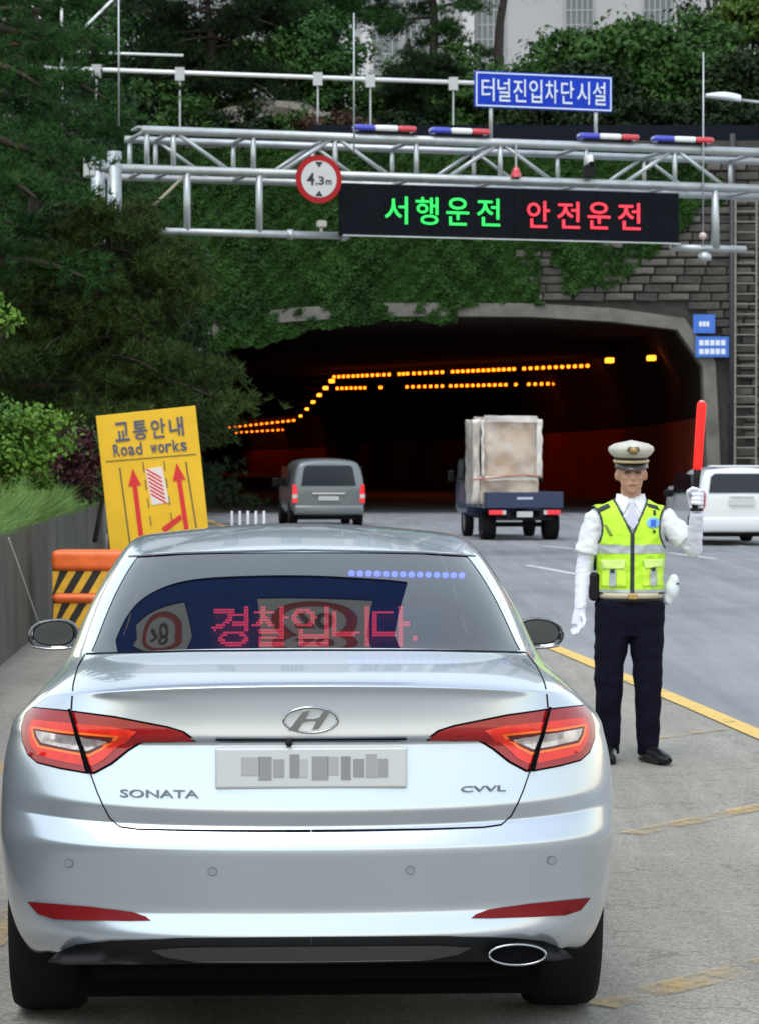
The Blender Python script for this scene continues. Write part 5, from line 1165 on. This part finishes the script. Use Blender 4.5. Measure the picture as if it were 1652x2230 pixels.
# shirt with short sleeves, long white arm covers, trousers
def shirt_b(mb):
    torso(mb, -.004)
    for a, b in ((S_R, E_R), (S_L, E_L)):
        e = a.lerp(b, .74); mb.tube([a, a.lerp(b, .4), e], [.062, .066, .072], 14)
folds(organic('shirt', shirt_b, SHIRT, per, .008, 5), .005, (9, 9, 16))
for s in (-1, 1):
    c0 = ol(1372 + s*30, 1082, -.045); MB().add([c0 + Vector((-s*.055, .015, .02)), c0 + Vector((s*.002, .05, .025)), c0 + Vector((s*.012, .012, -.035)), c0 + Vector((-s*.030, -.055, -.085)), c0 + Vector((-s*.060, -.03, -.02))], [(0, 1, 2, 3, 4)]).build('collar', SHIRT, per).modifiers.new('t', 'SOLIDIFY').thickness = .006
MB().add([ol(1368, 1092, -.098), ol(1377, 1092, -.098), ol(1384, 1135, -.132), ol(1372, 1150, -.138), ol(1360, 1135, -.132)], [(0, 1, 2, 3, 4)]).build('necktie', mat('pale_tie', (.50, .50, .60), .7), per).modifiers.new('t', 'SOLIDIFY').thickness = .008
folds(organic('arm_cover', lambda mb: (mb.tube([S_R.lerp(E_R, .6), E_R, (E_R+W_R)/2, W_R], [.047, .046, .041, .034], 14), ball(mb, E_R, .046)), GLOVE, per, .007, 4), .004, (10, 10, 22))
folds(organic('arm_cover', lambda mb: (mb.tube([S_L.lerp(E_L, .6), E_L], [.05, .048], 14), mb.tube([E_L, (E_L+W_L)/2, W_L], [.048, .042, .034], 14), ball(mb, E_L, .048)), GLOVE, per, .007, 4), .004, (10, 10, 22), 5.)
folds(organic('trousers', lambda mb: legs(mb, .008), NAVY, per, .009, 5), .006, (5, 5, 6.5), 3.)
for a in (A_R, A_L): MB().tube([a + Vector((0, 0, .05)), a + Vector((0, .004, -.045))], [(.059, .061), (.061, .068)], 14).build('trouser_cuff', NAVY, per, True)
# gloves
def hand(mb, w_, fd, side, curl, spread):
    """w_ wrist, fd pointing direction, side thumb direction"""
    fd = fd.normalized(); side = (side - fd*side.dot(fd)).normalized(); nrm = fd.cross(side)
    mb.tube([w_ - fd*.02, w_ + fd*.03, w_ + fd*.085], [.032, (.040, .026), (.044, .020)], 12)
    for k, (off, L) in enumerate(((.033, .070), (.011, .080), (-.011, .074), (-.033, .058))):
        p = w_ + fd*.078 + side*off; d = fd.copy(); P = [p]
        for j in range(3):
            d = (d + nrm*curl[j]).normalized(); p = p + d*L*(.42, .33, .25)[j]; P.append(p)
        mb.tube(P, [.0105, .010, .0095, .007], 8)
    p = w_ + fd*.03 + side*.03; P = [p, p + fd*.025 + side*.028, p + fd*.055 + side*.034 + nrm*curl[0]*.03, p + fd*.078 + side*.026 + nrm*curl[1]*.03]
    mb.tube(P, [.014, .0125, .011, .008], 8)
organic('glove', lambda mb: hand(mb, W_R, Vector((-.12, -.12, -1)), Vector((.5, -.9, 0)), (.25, .35, .30), 0), GLOVE, per, .005, 3)
# fist closed round the baton grip
FC = ol(1505, 1078, -.185); BDIR = (ol(1519, 880, -.16) - ol(1505, 1078, -.185)).normalized()
def fist(mb):
    side = BDIR.cross(Vector((0, -1, 0))).normalized(); fr_ = Vector((0, -1, 0))
    mb.tube([W_L, FC + Vector((.008, .045, -.05)), FC + Vector((.0, .032, .0)), FC + BDIR*.035 + Vector((0, .025, 0))], [.033, (.042, .032), (.044, .026), (.036, .02)], 12)
    for k in range(4):
        c = FC + BDIR*(.036 - .024*k); P = [c + side*s_*.030 + fr_*f_*.026 for s_, f_ in ((1.15, -.9), (1.25, .4), (.7, 1.25), (-.25, 1.3), (-.85, .8))]
        mb.tube(P, [.012, .012, .0115, .011, .009], 8)
    mb.tube([FC - side*.035 + Vector((0, .02, .0)), FC - side*.043 + BDIR*.025 + fr_*.015, FC - side*.022 + BDIR*.045 + fr_*.036, FC + side*.004 + BDIR*.042 + fr_*.043], [.015, .014, .0125, .010], 8)
organic('glove', fist, GLOVE, per, .005, 2)
MB().lathe([(.036, -.008), (.039, 0), (.036, .008)], 'Z', (0, 0, 0), 16).build('wrist_strap', LEA, per, True).location = W_L.lerp(FC, .18)
# shoes
for a, dx, dy in ((A_R, -.01, -.10), (A_L, .045, -.11)):
    d = Vector((dx, dy, 0)); b0 = Vector((a.x, a.y, 0))
    organic('shoe', lambda mb: (mb.tube([b0 - d*.55 + Vector((0, 0, .045)), b0 + Vector((0, 0, .055)), b0 + d*.9 + Vector((0, 0, .045)), b0 + d*1.75 + Vector((0, 0, .033)), b0 + d*2.1 + Vector((0, 0, .028))], [(.034, .04), (.042, .05), (.048, .042), (.044, .030), (.022, .018)], 14),
        mb.box(b0 + d*.7 + Vector((0, 0, .012)), (.085, .24, .022), Matrix.Rotation(math.atan2(d.x, -d.y), 3, 'Z'))), LEA, per, .006, 3)
# vest: the torso surface, let out and cut at neck, armholes and hem
vo = folds(organic('vest_source', lambda mb: torso(mb, .016), VEST, per, .0055, 5), .004, (9, 9, 12), 8.)
VM = vo.data; VV = np.array([v.co[:] for v in VM.vertices]); VN = np.array([v.normal[:] for v in VM.vertices]); VF = [tuple(p.vertices) for p in VM.polygons]
FCN = np.array([VV[list(f)].mean(0) for f in VF]); VB = BVHTree.FromPolygons([Vector(v) for v in VV], VF); bpy.data.objects.remove(vo)
zz_ = lambda py: (1656-py)/KPX; xx_ = lambda px: (px-1372)/KPX
x, y, z = FCN[:, 0], FCN[:, 1], FCN[:, 2]
vb = zz_(1158); vt = zz_(1086); xv = xx_(1371)
vw = np.clip((z-vb)/(vt-vb), 0, 1)*.088 + 0.0
neck = (y < .03) & (z > vb) & (np.abs(x-xv) < vw); neck |= (np.hypot(x, y-.01) < .085) & (z > zz_(1092))
hem = z < zz_(1291)
arm_l = ((x+.245)/.075)**2 + ((z-zz_(1145))/.125)**2 < 1; arm_r = ((x-.225)/.065)**2 + ((z-zz_(1145))/.125)**2 < 1
arm = arm_l | arm_r
ok = ~(neck | hem | arm)
def near(mask_fn, d): pass
edge_n = (y < .03) & (z > vb-.012) & (np.abs(x-xv) < vw+.012); edge_a = (((x+.245)/.086)**2 + ((z-zz_(1145))/.136)**2 < 1) | (((x-.225)/.076)**2 + ((z-zz_(1145))/.136)**2 < 1)
zipm = (y < 0) & (np.abs(x-xv) < .0125) & (z < vb+.01); hemt = z < zz_(1279); pipe2 = (z < zz_(1286))
band = (z < zz_(1183)) & (z > zz_(1202)); band &= (y > -.2)
cls = np.where(ok, 0, -1); cls[ok & band] = 1; cls[ok & hemt] = 1; cls[ok & pipe2] = 2; cls[ok & (edge_n | edge_a)] = 2; cls[ok & zipm] = 3
for idx, nm, m_, off in ((0, 'vest', VEST, 0), (1, 'reflective_tape', SILV, .002), (2, 'vest_piping', PIPE, .001), (3, 'zip', PIPE, .003)):
    fs = [VF[i] for i in np.where(cls == idx)[0]]; us = sorted({i for f in fs for i in f}); mp_ = {i: k for k, i in enumerate(us)}
    o = mesh(nm, [VV[i]+VN[i]*off for i in us], [tuple(mp_[i] for i in f) for f in fs], m_, per, True)
    if nm != 'vest': tag(o, kind='stuff')
def vpatch(name, poly, m, off=.006, thick=.006, step=5):
    """cloth piece outlined on the photograph and laid on the front of the vest"""
    bb = np.array(poly, float); n = len(poly); pts = []
    for i in range(n):
        a, b = bb[i], bb[(i+1) % n]; k = max(1, int(np.hypot(*(b-a))/step)); pts += [tuple(a+(b-a)*t/k) for t in range(k)]
    nb = len(pts); lo, hi = bb.min(0), bb.max(0)
    for px in np.arange(lo[0]+step/2, hi[0], step):
        for py in np.arange(lo[1]+step/2, hi[1], step): pts.append((px, py))
    v2, _, f2, *_ = delaunay_2d_cdt([Vector(p) for p in pts], [(i, (i+1) % nb) for i in range(nb)], [], 1, 1e-4); v = []
    for p in v2:
        q = ol(p.x, p.y); h = VB.ray_cast(Vector((q.x, -1, q.z)), Vector((0, 1, 0)))[0]; v.append(Vector((q.x, (h.y if h else -.1)-off, q.z)))
    o = mesh(name, v, [tuple(f) for f in f2], m, per, True); s = o.modifiers.new('t', 'SOLIDIFY'); s.thickness = thick; s.offset = 1; return o
VEST2 = mat('lime_pocket', (.58, .86, .06), .7, var=.08, scale=9)
vpatch('pocket', [(1306, 1232), (1358, 1232), (1358, 1274), (1306, 1274)], VEST2); vpatch('pocket', [(1394, 1232), (1442, 1232), (1442, 1272), (1394, 1272)], VEST2)
vpatch('pocket_flap', [(1305, 1216), (1356, 1214), (1354, 1234), (1308, 1236)], mat('pale_lime', (.66, .86, .24), .7), .013); vpatch('pocket_flap', [(1396, 1214), (1443, 1214), (1441, 1232), (1398, 1232)], MATS['pale_lime'], .013)
vpatch('pocket_tape', [(1322, 1238), (1336, 1238), (1336, 1274), (1322, 1274)], SILV, .014, .004); vpatch('pocket_tape', [(1411, 1238), (1426, 1238), (1426, 1272), (1411, 1272)], SILV, .014, .004)
for px, py in ((1328, 1238), (1418, 1234)): vpatch('pocket_button', [(px-5, py-3), (px+5, py-3), (px+4, py+5), (px-4, py+5)], PIPE, .020, .004)
vpatch('round_badge', [(1417+15*math.cos(a), 1135+12*math.sin(a)) for a in np.linspace(0, 2*PI, 16, endpoint=False)], mat('badge_light_blue', (.18, .42, .75), .5), .005, .004); vpatch('badge_centre', [(1411, 1129), (1423, 1128), (1422, 1142), (1412, 1142)], mat('badge_blue', (.02, .12, .55), .5), .010, .003)
vpatch('shoulder_strap', [(1298, 1104), (1322, 1093), (1326, 1101), (1300, 1114)], PIPE, .006, .004); vpatch('shoulder_strap', [(1404, 1092), (1428, 1098), (1434, 1108), (1408, 1100)], PIPE, .006, .004)
vpatch('name_tag', [(1311, 1140), (1316, 1138), (1329, 1162), (1323, 1164)], mat('olive_tape', (.20, .26, .05), .7), .005, .003); vpatch('tape_tab', [(1418, 1108), (1424, 1107), (1424, 1118), (1418, 1118)], PIPE, .006, .003)
vpatch('tape_tab', [(1417, 1151), (1422, 1151), (1422, 1157), (1417, 1157)], PIPE, .006, .003)
# belt and buckle, holster, radio
MB().tube([(0, .008, zz_(1297)), (0, .008, zz_(1308))], [(.185, .132), (.187, .134)], 28).build('belt', LEA, per, True)
MB().tube([(0, .0, zz_(1287)), (0, .0, zz_(1299))], [(.186, .134), (.182, .133)], 28).build('shirt_hem', mat('cream_cloth', (.50, .44, .30), .7), per, True)
MB().bbox((xx_(1372), -.142, zz_(1294)), (.05, .016, .034), .006).build('buckle', mat('brass', (.45, .30, .10), .35, .7), per)
MB().bbox((-.205, .0, zz_(1275)), (.055, .10, .16), .018).build('radio', BLACKP, per); MB().tube([(-.20, .02, zz_(1240)), (-.195, .02, zz_(1190))], .009, 6).build('radio_antenna', BLACKP, per)
organic('white_pouch', lambda mb: (ball(mb, ol(1462, 1280, -.01), (.040, .035, .060)), ball(mb, ol(1466, 1262, -.01), (.03, .03, .04)), ball(mb, ol(1454, 1300, -.0), (.028, .03, .045))), mat('white_cloth', (.66, .70, .72), .8), per, .008, 3)
MB().bbox(ol(1473, 1268, -.045), (.012, .008, .012), .003).build('pouch_button', BLACKP, per)
# peaked cap
cap = bpy.data.objects.new('peaked_cap', None); COL.objects.link(cap); cap.parent = per; cap.location = ol(1373, 1003, .004); cap.rotation_euler = (math.radians(4), 0, 0)
CAPW = mat('cap_white', (.50, .485, .42), .7, var=.12, scale=14)
def ring_loft(rings, n=28, cap_top=True):
    mb = MB(); v = []
    for rx, ry, zc, yo in rings: v += [Vector((rx*math.cos(2*PI*k/n), ry*math.sin(2*PI*k/n) + yo, zc + (.010*(-math.sin(2*PI*k/n)) if zc > .05 else 0))) for k in range(n)]
    f = [(i*n+k, i*n+(k+1) % n, (i+1)*n+(k+1) % n, (i+1)*n+k) for i in range(len(rings)-1) for k in range(n)]
    if cap_top: f.append(tuple(range((len(rings)-1)*n, len(rings)*n)))
    return mb.add(v, f)
ring_loft([(.098, .112, .028, .01), (.118, .128, .046, .005), (.131, .140, .066, 0), (.126, .134, .085, 0), (.095, .10, .103, 0), (.04, .045, .112, 0), (.005, .005, .114, 0)]).build('crown', CAPW, cap, True)
ring_loft([(.092, .108, -.012, .012), (.096, .111, .030, .01)], cap_top=False).build('band', mat('cap_band', (.012, .012, .014), .6), cap, True)
vv, ff = [], []
for i in range(13):
    a = PI*(1.08 + .84*i/12)
    for r_, z_ in ((1.0, -.006), (1.26, -.020), (1.48, -.038)): vv.append(Vector((.090*math.cos(a)*(1+.10*(r_-1)), .105*math.sin(a)*r_ + .012, z_ + .004*math.cos(a*2))))
ff = [(i*3+k, (i+1)*3+k, (i+1)*3+k+1, i*3+k+1) for i in range(12) for k in range(2)]
o = mesh('visor', vv, ff, mat('visor_black', (.014, .013, .012), .3, coat=.3), cap, True); o.modifiers.new('t', 'SOLIDIFY').thickness = .004
MB().tube([(.094*math.cos(a), .110*math.sin(a)+.012, .004) for a in np.linspace(PI*1.03, PI*1.97, 15)], .0095, 8).build('gold_braid', mat('cap_braid', (.50, .38, .20), .45, .3), cap, True)
MB().prism([(-.020, .050), (.020, .050), (.024, .085), (.010, .092), (-.010, .092), (-.024, .085)], -.149, -.128).build('cap_badge', mat('cap_badge_gold', (.30, .21, .08), .4, .5), cap, True)
MB().prism([(-.036, .070), (.036, .070), (.028, .092), (-.028, .092)], -.143, -.126).build('badge_wings', mat('badge_dark', (.10, .085, .06), .5, .3), cap, True)
# red traffic baton in the raised hand
bt = thing('light_baton', 'glowing red traffic baton held up by the officer', 'baton', Vector((OX, OD, 0)) + FC)
q0, q1, q2, q3 = -BDIR*.07, BDIR*.15, BDIR*.165, BDIR*.525
MB().tube([q0, q0 + BDIR*.01, BDIR*.10, q1], [.014, .017, .017, .022], 14).build('grip', BLACKP, bt, True)
MB().tube([q1, q2, q3 - BDIR*.02, q3, q3 + BDIR*.004], [.022, .0245, .0265, .024, .012], 16).build('red_tube', mat('baton_red', (.62, .010, .010), .5, spec=.2, emit=(1, .02, .012), estr=.5), bt, True)
MB().tube([q3 + BDIR*.002, q3 + BDIR*.014], [.020, .012], 12).build('end_cap', mat('baton_cap', (.72, .30, .28), .4), bt, True)
